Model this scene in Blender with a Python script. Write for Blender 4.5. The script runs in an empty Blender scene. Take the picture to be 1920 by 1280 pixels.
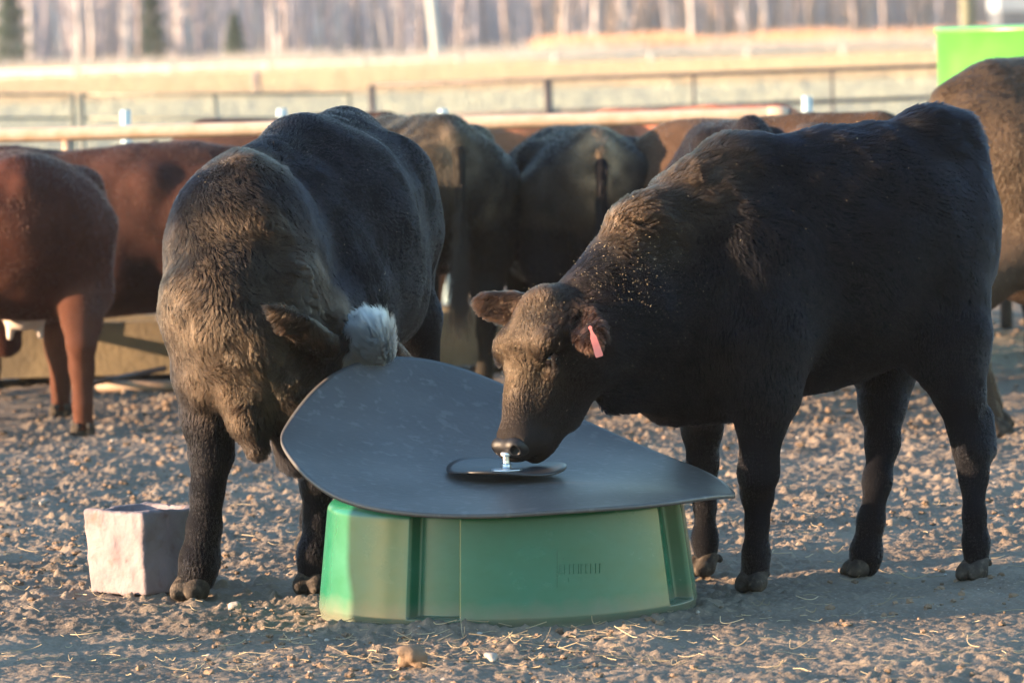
import bpy, math, random
import numpy as np
from mathutils import Vector, Matrix
random.seed(7)
RS = np.random.RandomState(11)
R = math.radians
sc = bpy.context.scene
col = sc.collection

# ------------------------------------------------------------------ camera
F = 200 / 36 * 1920            # focal length in photograph pixels
CAMH = 1.55
PITCH, ROLL = math.atan(610 / F), R(1.65)
_f = np.array([0, math.cos(PITCH), -math.sin(PITCH)])
_r0 = np.array([1., 0, 0]); _u0 = np.array([0, math.sin(PITCH), math.cos(PITCH)])
_r = _r0 * math.cos(ROLL) - _u0 * math.sin(ROLL)
_u = _u0 * math.cos(ROLL) + _r0 * math.sin(ROLL)
cd = bpy.data.cameras.new('camera'); cam = bpy.data.objects.new('camera', cd); col.objects.link(cam)
cd.lens = 200; cd.sensor_width = 36; cd.clip_start = .5; cd.clip_end = 3000
cam.matrix_world = Matrix([[_r[0], _u[0], -_f[0], 0], [_r[1], _u[1], -_f[1], 0], [_r[2], _u[2], -_f[2], CAMH], [0, 0, 0, 1]])
cd.dof.use_dof = True; cd.dof.focus_distance = 15.0; cd.dof.aperture_fstop = 6.3
sc.camera = cam

# ------------------------------------------------------------------ sun, sky, exposure
SUN_EL, SUN_TOWARD = 6.5, 11.0          # low evening sun from the left, a little on the camera's side
se, sa = R(SUN_EL), R(SUN_TOWARD)
TOSUN = Vector((-math.cos(se) * math.cos(sa), -math.cos(se) * math.sin(sa), math.sin(se)))
ld = bpy.data.lights.new('sun', 'SUN'); ld.energy = 4.5; ld.angle = R(.5); ld.color = (1, .68, .42)
lo = bpy.data.objects.new('sun', ld); col.objects.link(lo); lo.rotation_euler = TOSUN.to_track_quat('Z', 'Y').to_euler()
w = bpy.data.worlds.new('World'); sc.world = w; w.use_nodes = True
nt = w.node_tree; bg = nt.nodes['Background']; sky = nt.nodes.new('ShaderNodeTexSky')
sky.sky_type = 'NISHITA'; sky.sun_disc = False; sky.sun_elevation = se
sky.sun_rotation = math.atan2(TOSUN.x, TOSUN.y); sky.air_density = 1.2; sky.dust_density = .3; sky.ozone_density = 2.5
bg.inputs['Strength'].default_value = .15
nt.links.new(sky.outputs[0], bg.inputs[0])
sc.view_settings.view_transform = 'Standard'; sc.view_settings.look = 'None'
sc.view_settings.gamma = 1; sc.view_settings.use_curve_mapping = False
sc.view_settings.exposure = 2.5
sc.render.engine = 'CYCLES'
sc.cycles.use_denoising = True
sc.cycles.max_bounces = 6; sc.cycles.diffuse_bounces = 3; sc.cycles.glossy_bounces = 3
sc.cycles.transmission_bounces = 3; sc.cycles.caustics_reflective = False; sc.cycles.caustics_refractive = False

# ------------------------------------------------------------------ photograph pixel -> world
def ray(px, py):
    return _f + (px - 960) / F * _r + (640 - py) / F * _u
def at(px, py, Y):
    d = ray(px, py); t = Y / d[1]
    return np.array([0, 0, CAMH]) + d * t
def gnd(px, py, z=0.):
    d = ray(px, py); t = (z - CAMH) / d[2]
    return np.array([0, 0, CAMH]) + d * t

# ------------------------------------------------------------------ object helpers
def tag(o, label=None, cat=None, group=None, kind=None):
    if label: o['label'] = label
    if cat: o['category'] = cat
    if group: o['group'] = group
    if kind: o['kind'] = kind
    return o
def empty(name, loc=(0, 0, 0), rz=0.):
    o = bpy.data.objects.new(name, None); col.objects.link(o)
    o.location = Vector([float(v) for v in loc]); o.rotation_euler = (0, 0, rz); o.empty_display_size = .1
    return o
def meshobj(name, V, Fc, mat, parent=None, smooth=True, loc=None, vcol=None, uv=None):
    """V world-space verts; the mesh is stored relative to parent (or to loc)"""
    V = np.asarray(V, float)
    base = np.array(parent['_o']) if parent is not None and '_o' in parent else (np.array(loc, float) if loc is not None else np.zeros(3))
    me = bpy.data.meshes.new(name)
    V = V - base
    Fc = np.asarray(Fc) if not isinstance(Fc, list) else Fc
    if isinstance(Fc, np.ndarray):
        n = Fc.shape[1]
        me.vertices.add(len(V)); me.vertices.foreach_set('co', V.ravel())
        me.loops.add(Fc.size); me.loops.foreach_set('vertex_index', Fc.ravel().astype(np.int32))
        me.polygons.add(len(Fc)); me.polygons.foreach_set('loop_start', np.arange(0, Fc.size, n, dtype=np.int32))
        me.polygons.foreach_set('loop_total', np.full(len(Fc), n, np.int32))
        me.update(calc_edges=True)
    else:
        me.from_pydata([tuple(v) for v in V], [], Fc); me.update()
    me.validate()
    me.polygons.foreach_set('use_smooth', np.full(len(me.polygons), smooth))
    if vcol is not None:
        a = me.color_attributes.new('col', 'FLOAT_COLOR', 'POINT')
        c = np.ones((len(V), 4)); c[:, :3] = vcol; a.data.foreach_set('color', c.ravel())
    me.materials.append(mat)
    o = bpy.data.objects.new(name, me); col.objects.link(o)
    if parent is not None: o.parent = parent
    elif loc is not None: o.location = Vector([float(v) for v in loc])
    return o
def root(name, loc, label, cat, group=None):
    o = empty(name, loc); o['_o'] = [float(v) for v in loc]; tag(o, label, cat, group); return o

class MB:
    """collects simple solids into one mesh"""
    def __init__(s): s.v = []; s.f = []
    def add(s, V, Fc):
        b = len(s.v); s.v += [tuple(map(float, p)) for p in V]; s.f += [[i + b for i in f] for f in Fc]
    def box(s, c, dx, dy, dz, rz=0, bev=0):
        c = np.array(c, float); cr, sr = math.cos(rz), math.sin(rz); P = []
        for z in (-1, 1):
            for x, y in ((-1, -1), (1, -1), (1, 1), (-1, 1)):
                X, Y = x * dx / 2, y * dy / 2
                P.append(c + [X * cr - Y * sr, X * sr + Y * cr, z * dz / 2])
        s.add(P, [[3, 2, 1, 0], [4, 5, 6, 7], [0, 1, 5, 4], [1, 2, 6, 5], [2, 3, 7, 6], [3, 0, 4, 7]])
    def tube(s, pts, rad, n=10, cap=True):
        pts = [np.array(p, float) for p in pts]
        if not hasattr(rad, '__len__'): rad = [rad] * len(pts)
        t0 = pts[1] - pts[0]; t0 /= np.linalg.norm(t0)
        a = np.array([0, 0, 1.]) if abs(t0[2]) < .9 else np.array([1., 0, 0])
        u = np.cross(t0, a); u /= np.linalg.norm(u); V = []; Fc = []
        for i, p in enumerate(pts):
            t = pts[min(i + 1, len(pts) - 1)] - pts[max(i - 1, 0)]; t /= max(np.linalg.norm(t), 1e-9)
            u = u - t * np.dot(u, t); u /= np.linalg.norm(u); v = np.cross(t, u)
            for k in range(n):
                A = 2 * math.pi * k / n; V.append(p + rad[i] * (math.cos(A) * u + math.sin(A) * v))
        for i in range(len(pts) - 1):
            for k in range(n):
                k2 = (k + 1) % n; Fc.append([i * n + k, i * n + k2, (i + 1) * n + k2, (i + 1) * n + k])
        if cap: Fc.append(list(range(n))[::-1]); Fc.append([(len(pts) - 1) * n + k for k in range(n)])
        s.add(V, Fc)
    def lathe(s, c, prof, n=48):
        V = []; Fc = []
        for (r, z) in prof:
            for k in range(n):
                A = 2 * math.pi * k / n; V.append((c[0] + r * math.cos(A), c[1] + r * math.sin(A), c[2] + z))
        for i in range(len(prof) - 1):
            for k in range(n):
                k2 = (k + 1) % n; Fc.append([i * n + k, i * n + k2, (i + 1) * n + k2, (i + 1) * n + k])
        Fc.append(list(range(n))[::-1]); Fc.append([(len(prof) - 1) * n + k for k in range(n)])
        s.add(V, Fc)
    def build(s, name, mat, parent=None, smooth=False, loc=None):
        return meshobj(name, s.v, s.f, mat, parent, smooth, loc)

# ------------------------------------------------------------------ noise
def vnoise2(x, y, seed):
    r = np.random.RandomState(seed); T = r.rand(257, 257) * 2 - 1
    xi = np.floor(x).astype(int); yi = np.floor(y).astype(int); fx = x - xi; fy = y - yi
    fx = fx * fx * (3 - 2 * fx); fy = fy * fy * (3 - 2 * fy)
    a, b = xi % 256, yi % 256
    return (T[a, b] * (1 - fx) + T[a + 1, b] * fx) * (1 - fy) + (T[a, b + 1] * (1 - fx) + T[a + 1, b + 1] * fx) * fy
def vnoise3(P, f, seed):
    r = np.random.RandomState(seed); T = r.rand(33, 33, 33).astype(np.float32) * 2 - 1
    q = P * f + 100.37; i = np.floor(q).astype(int); t = (q - i); t = t * t * (3 - 2 * t); i = i % 32
    o = 0
    for dx in (0, 1):
        for dy in (0, 1):
            for dz in (0, 1):
                wgt = (t[..., 0] if dx else 1 - t[..., 0]) * (t[..., 1] if dy else 1 - t[..., 1]) * (t[..., 2] if dz else 1 - t[..., 2])
                o = o + wgt * T[i[..., 0] + dx, i[..., 1] + dy, i[..., 2] + dz]
    return o

# ------------------------------------------------------------------ materials
def mat(name):
    m = bpy.data.materials.new(name); m.use_nodes = True; return m, m.node_tree, m.node_tree.nodes['Principled BSDF']
def N(nt, t, **k):
    n = nt.nodes.new(t)
    for a, b in k.items(): setattr(n, a, b)
    return n
def noise_mat(name, c1, c2, scale=8, rough=.7, bump=.0, bscale=60, lo=.35, hi=.65, spec=.5, metallic=0, detail=6, dist=.01, coords='Object', c3=None, s3=90):
    m, t, b = mat(name)
    tc = N(t, 'ShaderNodeTexCoord'); n = N(t, 'ShaderNodeTexNoise'); n.inputs['Scale'].default_value = scale; n.inputs['Detail'].default_value = detail
    r = N(t, 'ShaderNodeValToRGB'); r.color_ramp.elements[0].position = lo; r.color_ramp.elements[1].position = hi
    r.color_ramp.elements[0].color = (*c1, 1); r.color_ramp.elements[1].color = (*c2, 1)
    t.links.new(tc.outputs[coords], n.inputs['Vector']); t.links.new(n.outputs['Fac'], r.inputs['Fac'])
    out = r.outputs['Color']
    if c3:
        n3 = N(t, 'ShaderNodeTexNoise'); n3.inputs['Scale'].default_value = s3; n3.inputs['Detail'].default_value = 3
        t.links.new(tc.outputs[coords], n3.inputs['Vector'])
        r3 = N(t, 'ShaderNodeValToRGB'); r3.color_ramp.elements[0].position = .56; r3.color_ramp.elements[1].position = .68
        t.links.new(n3.outputs['Fac'], r3.inputs['Fac'])
        mx = N(t, 'ShaderNodeMix', data_type='RGBA'); t.links.new(r3.outputs['Color'], mx.inputs['Factor'])
        t.links.new(out, mx.inputs['A']); mx.inputs['B'].default_value = (*c3, 1); out = mx.outputs['Result']
    t.links.new(out, b.inputs['Base Color'])
    b.inputs['Roughness'].default_value = rough; b.inputs['Metallic'].default_value = metallic; b.inputs['Specular IOR Level'].default_value = spec
    if bump:
        n2 = N(t, 'ShaderNodeTexNoise'); n2.inputs['Scale'].default_value = bscale; n2.inputs['Detail'].default_value = 8
        t.links.new(tc.outputs[coords], n2.inputs['Vector'])
        bp = N(t, 'ShaderNodeBump'); bp.inputs['Strength'].default_value = bump; bp.inputs['Distance'].default_value = dist
        t.links.new(n2.outputs['Fac'], bp.inputs['Height']); t.links.new(bp.outputs[0], b.inputs['Normal'])
    return m

def hide_mat(name):
    m, t, b = mat(name)
    a = N(t, 'ShaderNodeAttribute'); a.attribute_name = 'col'
    tc = N(t, 'ShaderNodeTexCoord')
    n = N(t, 'ShaderNodeTexNoise'); n.inputs['Scale'].default_value = 25; n.inputs['Detail'].default_value = 8
    mp = N(t, 'ShaderNodeMapping'); mp.inputs['Scale'].default_value = (1, 1, .35)
    t.links.new(tc.outputs['Object'], mp.inputs[0]); t.links.new(mp.outputs[0], n.inputs['Vector'])
    mr = N(t, 'ShaderNodeMapRange'); mr.inputs['To Min'].default_value = .6; mr.inputs['To Max'].default_value = 1.5
    t.links.new(n.outputs['Fac'], mr.inputs['Value'])
    mx = N(t, 'ShaderNodeVectorMath', operation='SCALE'); t.links.new(a.outputs['Color'], mx.inputs[0]); t.links.new(mr.outputs[0], mx.inputs['Scale'])
    t.links.new(mx.outputs[0], b.inputs['Base Color'])
    b.inputs['Roughness'].default_value = .8; b.inputs['Specular IOR Level'].default_value = .05
    n2 = N(t, 'ShaderNodeTexNoise'); n2.inputs['Scale'].default_value = 220; n2.inputs['Detail'].default_value = 5
    t.links.new(mp.outputs[0], n2.inputs['Vector'])
    bp = N(t, 'ShaderNodeBump'); bp.inputs['Strength'].default_value = .5; bp.inputs['Distance'].default_value = .004
    t.links.new(n2.outputs['Fac'], bp.inputs['Height']); t.links.new(bp.outputs[0], b.inputs['Normal'])
    return m
def fur_mat(name, rough=.42):
    m, t, b = mat(name); t.nodes.remove(b)
    out = [n for n in t.nodes if n.type == 'OUTPUT_MATERIAL'][0]
    h = N(t, 'ShaderNodeBsdfHairPrincipled'); h.parametrization = 'COLOR'
    a = N(t, 'ShaderNodeAttribute'); a.attribute_name = 'col'
    t.links.new(a.outputs['Color'], h.inputs['Color'])
    h.inputs['Roughness'].default_value = rough; h.inputs['Radial Roughness'].default_value = .5
    h.inputs['Random Roughness'].default_value = .3; h.inputs['Coat'].default_value = .0; h.inputs['IOR'].default_value = 1.22
    t.links.new(h.outputs[0], out.inputs['Surface'])
    return m
M = {}
M['hide'] = hide_mat('cattle_hide'); M['fur'] = fur_mat('cattle_fur')
M['hoof'] = noise_mat('hoof_horn', (.025, .021, .019), (.065, .055, .047), 30, .85, .5, 150, spec=.12, c3=(.10, .08, .065), s3=60)
M['wetnose'] = noise_mat('wet_nose', (.006, .006, .008), (.016, .016, .018), 60, .45, .5, 300, spec=.35, dist=.002)
m, t, b = mat('eye_gloss'); b.inputs['Base Color'].default_value = (.008, .006, .006, 1); b.inputs['Roughness'].default_value = .06; M['eye'] = m

# ------------------------------------------------------------------ implicit bodies
def nrm(v): v = np.asarray(v, float); return v / np.linalg.norm(v)
class Body:
    """smooth union of round cones and ellipsoids, turned into one continuous mesh"""
    def __init__(s): s.p = []
    def cone(s, a, ra, b, rb, k=.06, lat=None, ls=1., flow=None, hl=None, c=None):
        s.p.append(dict(t='c', a=np.array(a, float), b=np.array(b, float), ra=ra, rb=rb, k=k, lat=None if lat is None else nrm(lat), ls=ls, flow=flow, hl=hl, c=c)); return s
    def ell(s, c, r, ax=None, k=.04, flow=None, hl=None, col=None, sub=False):
        ax = np.eye(3) if ax is None else np.array([nrm(q) for q in ax])
        s.p.append(dict(t='e', a=np.array(c, float), r=np.array(r, float), ax=ax, k=k, flow=flow, hl=hl, c=col, sub=sub)); return s
    def dist(s, q, P):
        if q['t'] == 'c':
            a, b = q['a'], q['b']; X = P - a
            ab = b - a
            if q['lat'] is not None:
                l = q['lat']; f = 1 / q['ls'] - 1
                X = X + np.multiply.outer(X @ l, l) * f; ab = ab + (ab @ l) * l * f
            t = np.clip((X @ ab) / max(ab @ ab, 1e-9), 0, 1)
            d = np.sqrt(((X - t[..., None] * ab) ** 2).sum(-1)) - (q['ra'] + (q['rb'] - q['ra']) * t)
            return d * (q['ls'] ** .5)
        X = (P - q['a']) @ q['ax'].T
        k0 = np.sqrt(((X / q['r']) ** 2).sum(-1)); k1 = np.sqrt(((X / q['r'] ** 2) ** 2).sum(-1))
        return k0 * (k0 - 1) / np.maximum(k1, 1e-6)
    def mesh(s, h, rough=.006, seed=3, cutz=None):
        lo = np.full(3, 1e9); hi = -lo
        for q in s.p:
            if q.get('sub'): continue
            if q['t'] == 'c':
                for p, r in ((q['a'], q['ra']), (q['b'], q['rb'])): lo = np.minimum(lo, p - r); hi = np.maximum(hi, p + r)
            else:
                m = q['r'].max(); lo = np.minimum(lo, q['a'] - m); hi = np.maximum(hi, q['a'] + m)
        lo -= .05; hi += .05
        n = np.ceil((hi - lo) / h).astype(int) + 1
        D = np.full(n, .5, np.float32)
        ax = [lo[i] + np.arange(n[i]) * h for i in range(3)]
        for q in s.p:
            k = q['k']; pad = k + .03
            if q['t'] == 'c':
                l = np.minimum(q['a'] - q['ra'], q['b'] - q['rb']) - pad; g = np.maximum(q['a'] + q['ra'], q['b'] + q['rb']) + pad
            else: m = q['r'].max() + pad; l = q['a'] - m; g = q['a'] + m
            i0 = np.clip(np.floor((l - lo) / h).astype(int), 0, n - 1); i1 = np.clip(np.ceil((g - lo) / h).astype(int) + 1, 1, n)
            sl = tuple(slice(i0[i], i1[i]) for i in range(3))
            G = np.stack(np.meshgrid(*[ax[i][sl[i]] for i in range(3)], indexing='ij'), -1)
            di = s.dist(q, G).astype(np.float32); d = D[sl]
            if q.get('sub'):
                hh = np.maximum(k - np.abs(d + di), 0) / k; D[sl] = np.maximum(d, -di) + hh * hh * k / 4
            else:
                hh = np.maximum(k - np.abs(d - di), 0) / k; D[sl] = np.minimum(d, di) - hh * hh * k / 4
        if rough:
            near = np.abs(D) < .04; idx = np.argwhere(near); P = lo + idx * h
            D[near] += (vnoise3(P, 7, seed) * rough + vnoise3(P, 18, seed + 1) * rough * .45).astype(np.float32)
        if cutz is not None: D = np.maximum(D, (cutz - ax[2])[None, None, :])
        return surfnet(D, lo, h)
    def attrs(s, V, dflow, dhl, dc):
        W = np.zeros(len(V)) + 1e-4; Fl = np.zeros((len(V), 3)); H = np.zeros(len(V)); C = np.zeros((len(V), 3))
        Fl += np.array(dflow) * 1e-4; H += dhl * 1e-4; C += np.array(dc) * 1e-4
        for q in s.p:
            if q.get('sub'): continue
            d = s.dist(q, V); wgt = np.exp(-np.clip(d + .01, 0, 1) / .018)
            fl = q['flow'] if q['flow'] is not None else (nrm(q['b'] - q['a']) if q['t'] == 'c' and np.linalg.norm(q['b'] - q['a']) > .01 else np.array(dflow))
            W += wgt; Fl += wgt[:, None] * nrm(fl); H += wgt * (q['hl'] if q['hl'] is not None else dhl)
            C += wgt[:, None] * np.array(q['c'] if q['c'] is not None else dc)
        return Fl / W[:, None], H / W, C / W[:, None]

def surfnet(D, lo, h):
    S = D < 0; nx, ny, nz = D.shape
    c = np.zeros((nx - 1, ny - 1, nz - 1), np.int8)
    offs = [(x, y, z) for x in (0, 1) for y in (0, 1) for z in (0, 1)]
    for x, y, z in offs: c += S[x:nx - 1 + x, y:ny - 1 + y, z:nz - 1 + z]
    act = (c > 0) & (c < 8); I = np.argwhere(act)
    vid = np.full(act.shape, -1, np.int64); vid[act] = np.arange(len(I))
    acc = np.zeros((len(I), 3)); cnt = np.zeros(len(I))
    for a in offs:
        for axn in range(3):
            if a[axn]: continue
            b = list(a); b[axn] = 1
            da = D[I[:, 0] + a[0], I[:, 1] + a[1], I[:, 2] + a[2]]; db = D[I[:, 0] + b[0], I[:, 1] + b[1], I[:, 2] + b[2]]
            m = (da < 0) != (db < 0); t = np.where(m, da / np.where(m, da - db, 1), 0)
            p = np.array(a, float)[None].repeat(len(I), 0); p[:, axn] += t
            acc[m] += p[m]; cnt[m] += 1
    V = lo + (I + acc / cnt[:, None]) * h
    Fs = []
    for axn in range(3):
        sa = [slice(None)] * 3; sb = [slice(None)] * 3; sa[axn] = slice(0, -1); sb[axn] = slice(1, None)
        ch = S[tuple(sa)] != S[tuple(sb)]; E = np.argwhere(ch)
        u, v = (axn + 1) % 3, (axn + 2) % 3
        ok = (E[:, u] > 0) & (E[:, v] > 0) & (E[:, u] < D.shape[u] - 1) & (E[:, v] < D.shape[v] - 1); E = E[ok]
        def cell(du, dv):
            Q = E.copy(); Q[:, u] += du; Q[:, v] += dv; return vid[Q[:, 0], Q[:, 1], Q[:, 2]]
        q = np.stack([cell(-1, -1), cell(0, -1), cell(0, 0), cell(-1, 0)], 1)
        ins = S[E[:, 0], E[:, 1], E[:, 2]]; q[~ins] = q[~ins][:, ::-1]; Fs.append(q)
    Q = np.concatenate(Fs); Q = Q[(Q >= 0).all(1)]
    return V, Q
def vnormals(V, Q):
    n = np.cross(V[Q[:, 2]] - V[Q[:, 0]], V[Q[:, 3]] - V[Q[:, 1]]); o = np.zeros_like(V)
    for i in range(4): np.add.at(o, Q[:, i], n)
    return o / np.maximum(np.linalg.norm(o, axis=1), 1e-12)[:, None]
def smooth(V, Q, it=2):
    for _ in range(it):
        a = np.zeros_like(V); c = np.zeros(len(V))
        for i in range(4):
            j = (i + 1) % 4; np.add.at(a, Q[:, i], V[Q[:, j]]); np.add.at(c, Q[:, i], 1)
            np.add.at(a, Q[:, j], V[Q[:, i]]); np.add.at(c, Q[:, j], 1)
        V = V * .5 + .5 * a / np.maximum(c, 1)[:, None]
    return V

CAMP = np.array([0, 0, CAMH])
def grow_fur(name, V, Q, flow, hl, C, n, parent, paint=(), rad=.0006, K=5, clump=.011, lift=.30, wav=.35, seed=1, origin=None, cull=None):
    rs = np.random.RandomState(seed); Nn = vnormals(V, Q)
    A = np.linalg.norm(np.cross(V[Q[:, 2]] - V[Q[:, 0]], V[Q[:, 3]] - V[Q[:, 1]]), axis=1)
    cen = V[Q].mean(1); fn = Nn[Q].mean(1); view = CAMP - cen; view /= np.linalg.norm(view, axis=1)[:, None]
    wgt = A * np.where((fn * view).sum(1) > -.3, 1., .12)
    for p in paint:
        if 'dens' in p: wgt *= 1 + (p['dens'] - 1) * np.exp(-((cen - p['c']) ** 2).sum(1) / p['r'] ** 2)
    wgt *= hl[Q].mean(1) > .0015
    if cull is not None: wgt *= cull(cen)
    cs = np.cumsum(wgt); fi = np.searchsorted(cs, rs.rand(n) * cs[-1]); u = rs.rand(n, 1); v = rs.rand(n, 1)
    q = Q[np.clip(fi, 0, len(Q) - 1)]
    def ip(X):
        if X.ndim == 1: X = X[:, None]
        return (X[q[:, 0]] * (1 - u) + X[q[:, 1]] * u) * (1 - v) + (X[q[:, 3]] * (1 - u) + X[q[:, 2]] * u) * v
    P = ip(V); Nv = ip(Nn); fl = ip(flow); L = ip(hl)[:, 0]; cc = ip(C); LF = np.full(n, lift); CU = np.full(n, wav)
    for p in paint:
        g = np.exp(-(((P - p['c']) ** 2).sum(1) / p['r'] ** 2) ** 1.5)
        if 'len' in p: L = L * (1 - g) + p['len'] * g
        if 'lift' in p: LF = LF * (1 - g) + p['lift'] * g
        if 'curl' in p: CU = CU * (1 - g) + p['curl'] * g
        if 'flow' in p: fl = fl * (1 - g[:, None]) + nrm(p['flow']) * g[:, None]
        if 'col' in p:
            g2 = np.clip(g * 1.5 if not p.get('hard') else (g > .45 + .15 * vnoise3(P, 30, 5)) * 1., 0, 1)[:, None]; cc = cc * (1 - g2) + np.array(p['col']) * g2
    Nv /= np.linalg.norm(Nv, axis=1)[:, None]
    T = fl - Nv * (fl * Nv).sum(1)[:, None]; T /= np.maximum(np.linalg.norm(T, axis=1), .05)[:, None]
    B = np.cross(Nv, T)
    a = (vnoise3(P, 9, seed + 3) * .9 + vnoise3(P, 28, seed + 4) * .9) * CU * 1.6 * np.clip(L / .025, .3, 1.2) + rs.randn(n) * .16
    T = T * np.cos(a)[:, None] + B * np.sin(a)[:, None]
    lf = LF * (1 + .6 * vnoise3(P, 22, seed + 6)) + rs.randn(n) * .07
    d0 = T + Nv * np.clip(lf * 1.8, .05, 3)[:, None]; d0 /= np.linalg.norm(d0, axis=1)[:, None]
    d1 = T * 1. + Nv * (lf * .45)[:, None] + B * (vnoise3(P, 40, seed + 8) * CU)[:, None]; d1[:, 2] -= .12
    d1 /= np.linalg.norm(d1, axis=1)[:, None]
    L = L * (.7 + .6 * rs.rand(n)) * np.where(L > .045, .45 + .9 * rs.rand(n), 1) * (1 + .35 * vnoise3(P, 14, seed + 9))
    pts = np.zeros((n, K, 3)); pts[:, 0] = P - Nv * .0015
    for i in range(1, K):
        s_ = (i - .5) / (K - 1); d = d0 * (1 - s_) + d1 * s_
        if i >= 2: d = d + B * (np.sin(i * 2.1 + 6 * vnoise3(P, 25, seed + 12)) * CU * .5)[:, None]
        pts[:, i] = pts[:, i - 1] + d * (L / (K - 1))[:, None]
    if clump:
        cs_ = clump * np.ones(n)
        key = np.floor(P / clump + vnoise3(P, 35, seed + 15)[:, None] * .8).astype(np.int64)
        hsh = (key[:, 0] * 73856093) ^ (key[:, 1] * 19349663) ^ (key[:, 2] * 83492791)
        _, inv = np.unique(hsh, return_inverse=True); cnt = np.bincount(inv)
        for i in range(2, K):
            m = np.stack([np.bincount(inv, pts[:, i, j]) / cnt for j in range(3)], 1)[inv]
            s_ = (i / (K - 1)) ** 1.3 * (.22 + .5 * np.clip(L / .034, 0, 1))[:, None]; pts[:, i] = pts[:, i] * (1 - s_) + m * s_
    cvar = (vnoise3(P, 60, seed + 21) * .5 + vnoise3(P, 24, seed + 22) * .45)
    LV = 1
    r = rad * (.75 + .5 * rs.rand(n))[:, None] * np.linspace(1, .3, K)[None]
    shade = ((1 + .3 * rs.randn(n)) * np.exp(cvar * (.35 + .9 * np.clip(L / .034, 0, 1)))).clip(.35, 2.6)[:, None]
    shade = np.where(cc > .5, .94 + .06 * rs.rand(n, 1), shade)
    return curves(name, pts, r, np.clip(cc * shade, .002, .97), parent, M['fur'])
def curves(name, pts, r, c, parent, mt, origin=None):
    n, K, _ = pts.shape; base = np.array(parent['_o']) if parent is not None else np.array(origin)
    hc = bpy.data.hair_curves.new(name); hc.add_curves([K] * n)
    hc.points.foreach_set('position', (pts - base).astype(np.float32).ravel())
    if 'radius' not in hc.attributes: hc.attributes.new('radius', 'FLOAT', 'POINT')
    hc.attributes['radius'].data.foreach_set('value', r.astype(np.float32).ravel())
    a = hc.attributes.new('col', 'FLOAT_COLOR', 'CURVE'); cc = np.ones((n, 4), np.float32); cc[:, :3] = c; a.data.foreach_set('color', cc.ravel())
    hc.materials.append(mt)
    o = bpy.data.objects.new(name, hc); col.objects.link(o); o.parent = parent
    return o

def head(b, O, A, Nf, L, s=1., hl=.011, c=None, nosec=(.02, .02, .022), wd=1.0, dp=1.0):
    """cattle head: O poll, A axis towards the muzzle, Nf face normal, L lateral"""
    O = np.array(O); A = nrm(A); L = nrm(L); Nf = nrm(np.cross(L, A)) * (1 if np.dot(np.cross(L, A), Nf) > 0 else -1)
    P = lambda l, a, n: O + (l * wd * L + a * A + (n if n > 0 else n * dp) * Nf) * s
    ax = [L, A, Nf]; up = -A * .9 + Nf * .3
    e = lambda p, r, k=.03, **kw: b.ell(P(*p), np.array(r) * s * np.array([wd, 1, (1 + dp) / 2]), ax, k, hl=kw.pop('hl', hl), col=kw.pop('col', c), flow=kw.pop('flow', up), **kw)
    e((0, .06, -.03), (.088, .085, .08), .06)
    e((0, .01, .0), (.055, .04, .045), .04, hl=hl * 1.6)            # poll
    e((0, .13, .0), (.098, .10, .062), .04)
    b.cone(P(0, .17, -.005), .064 * s * wd, P(0, .375, -.012), .047 * s * wd, .03, flow=up, hl=hl * .8, c=c)
    e((0, .412, -.025), (.068, .047, .052), .03, hl=.005, col=c)
    for l in (-1, 1):
        b.cone(P(l * .05, .12, -.11), .052 * s * dp, P(l * .022, .38, -.07), .034 * s * dp, .05, flow=up, hl=hl, c=c)
        e((l * .06, .16, -.085), (.04, .08, .06), .04)
        e((l * .080, .148, .030), (.030, .045, .026), .025)         # brow
        e((l * .088, .200, -.010), (.018, .03, .014), .02)          # lower lid
        e((l * .05, .25, -.035), (.026, .09, .03), .035)            # cheek bone
        e((l * .034, .428, .004), (.022, .022, .018), .014, hl=.0, col=nosec)
    e((0, .455, -.018), (.044, .015, .028), .02, hl=0., col=nosec)
    e((0, .415, -.078), (.034, .038, .020), .015, hl=.004)           # chin
    for l in (-1, 1):
        e((l * .042, .440, .010), (.014, .026, .016), .010, sub=True)
        e((l * .106, .174, .006), (.022, .030, .018), .010, sub=True)
    e((0, .475, -.052), (.07, .05, .0035), .006, sub=True)          # mouth line
    return P, ax
def nose(P, ax, parent, s=1.):
    n = Body(); e = lambda p, r, k=.012, **kw: n.ell(P(*p), np.array(r) * s, ax, k, **kw)
    e((0, .434, -.016), (.056, .026, .044));
    for l in (-1, 1): e((l * .030, .436, -.002), (.027, .022, .030), .03)
    for l in (-1, 1): e((l * .040, .452, .008), (.010, .020, .014), .004, sub=True)
    V, Q = n.mesh(.003, .0015)
    return meshobj('nose', V, Q, M['wetnose'], parent)
def ear(b, base, tip, face, s=1., c=None, hl=.028, w=.045):
    base = np.array(base); tip = np.array(tip); a = nrm(tip - base); ln = np.linalg.norm(tip - base)
    f = nrm(np.array(face) - a * np.dot(face, a)); sd = np.cross(a, f)
    b.ell(base + a * ln * .78, (ln * .34, w * .62 * s, .011 * s), [a, sd, f], .02, flow=a * .8 + np.array([0, 0, -.5]), hl=hl, col=c)
    b.ell(base + a * ln * .42, (ln * .46, w * s, .013 * s), [a, sd, f], .02, flow=a * .8 + np.array([0, 0, -.5]), hl=hl, col=c)
    b.cone(base - a * .02, .026 * s, base + a * ln * .3, .024 * s, .03, flow=a, hl=hl * .7, c=c)
    b.ell(base + a * ln * .52 + f * .016 * s, (ln * .40, w * .6 * s, .011 * s), [a, sd, f], .01, sub=True)
def leg(b, pts, k=.03, hl=.0065, c=None, flow=(0, 0, -1)):
    for (p, r), (q, r2) in zip(pts[:-1], pts[1:]): b.cone(p, r, q, r2, k, hl=hl, c=c, flow=flow)
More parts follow.
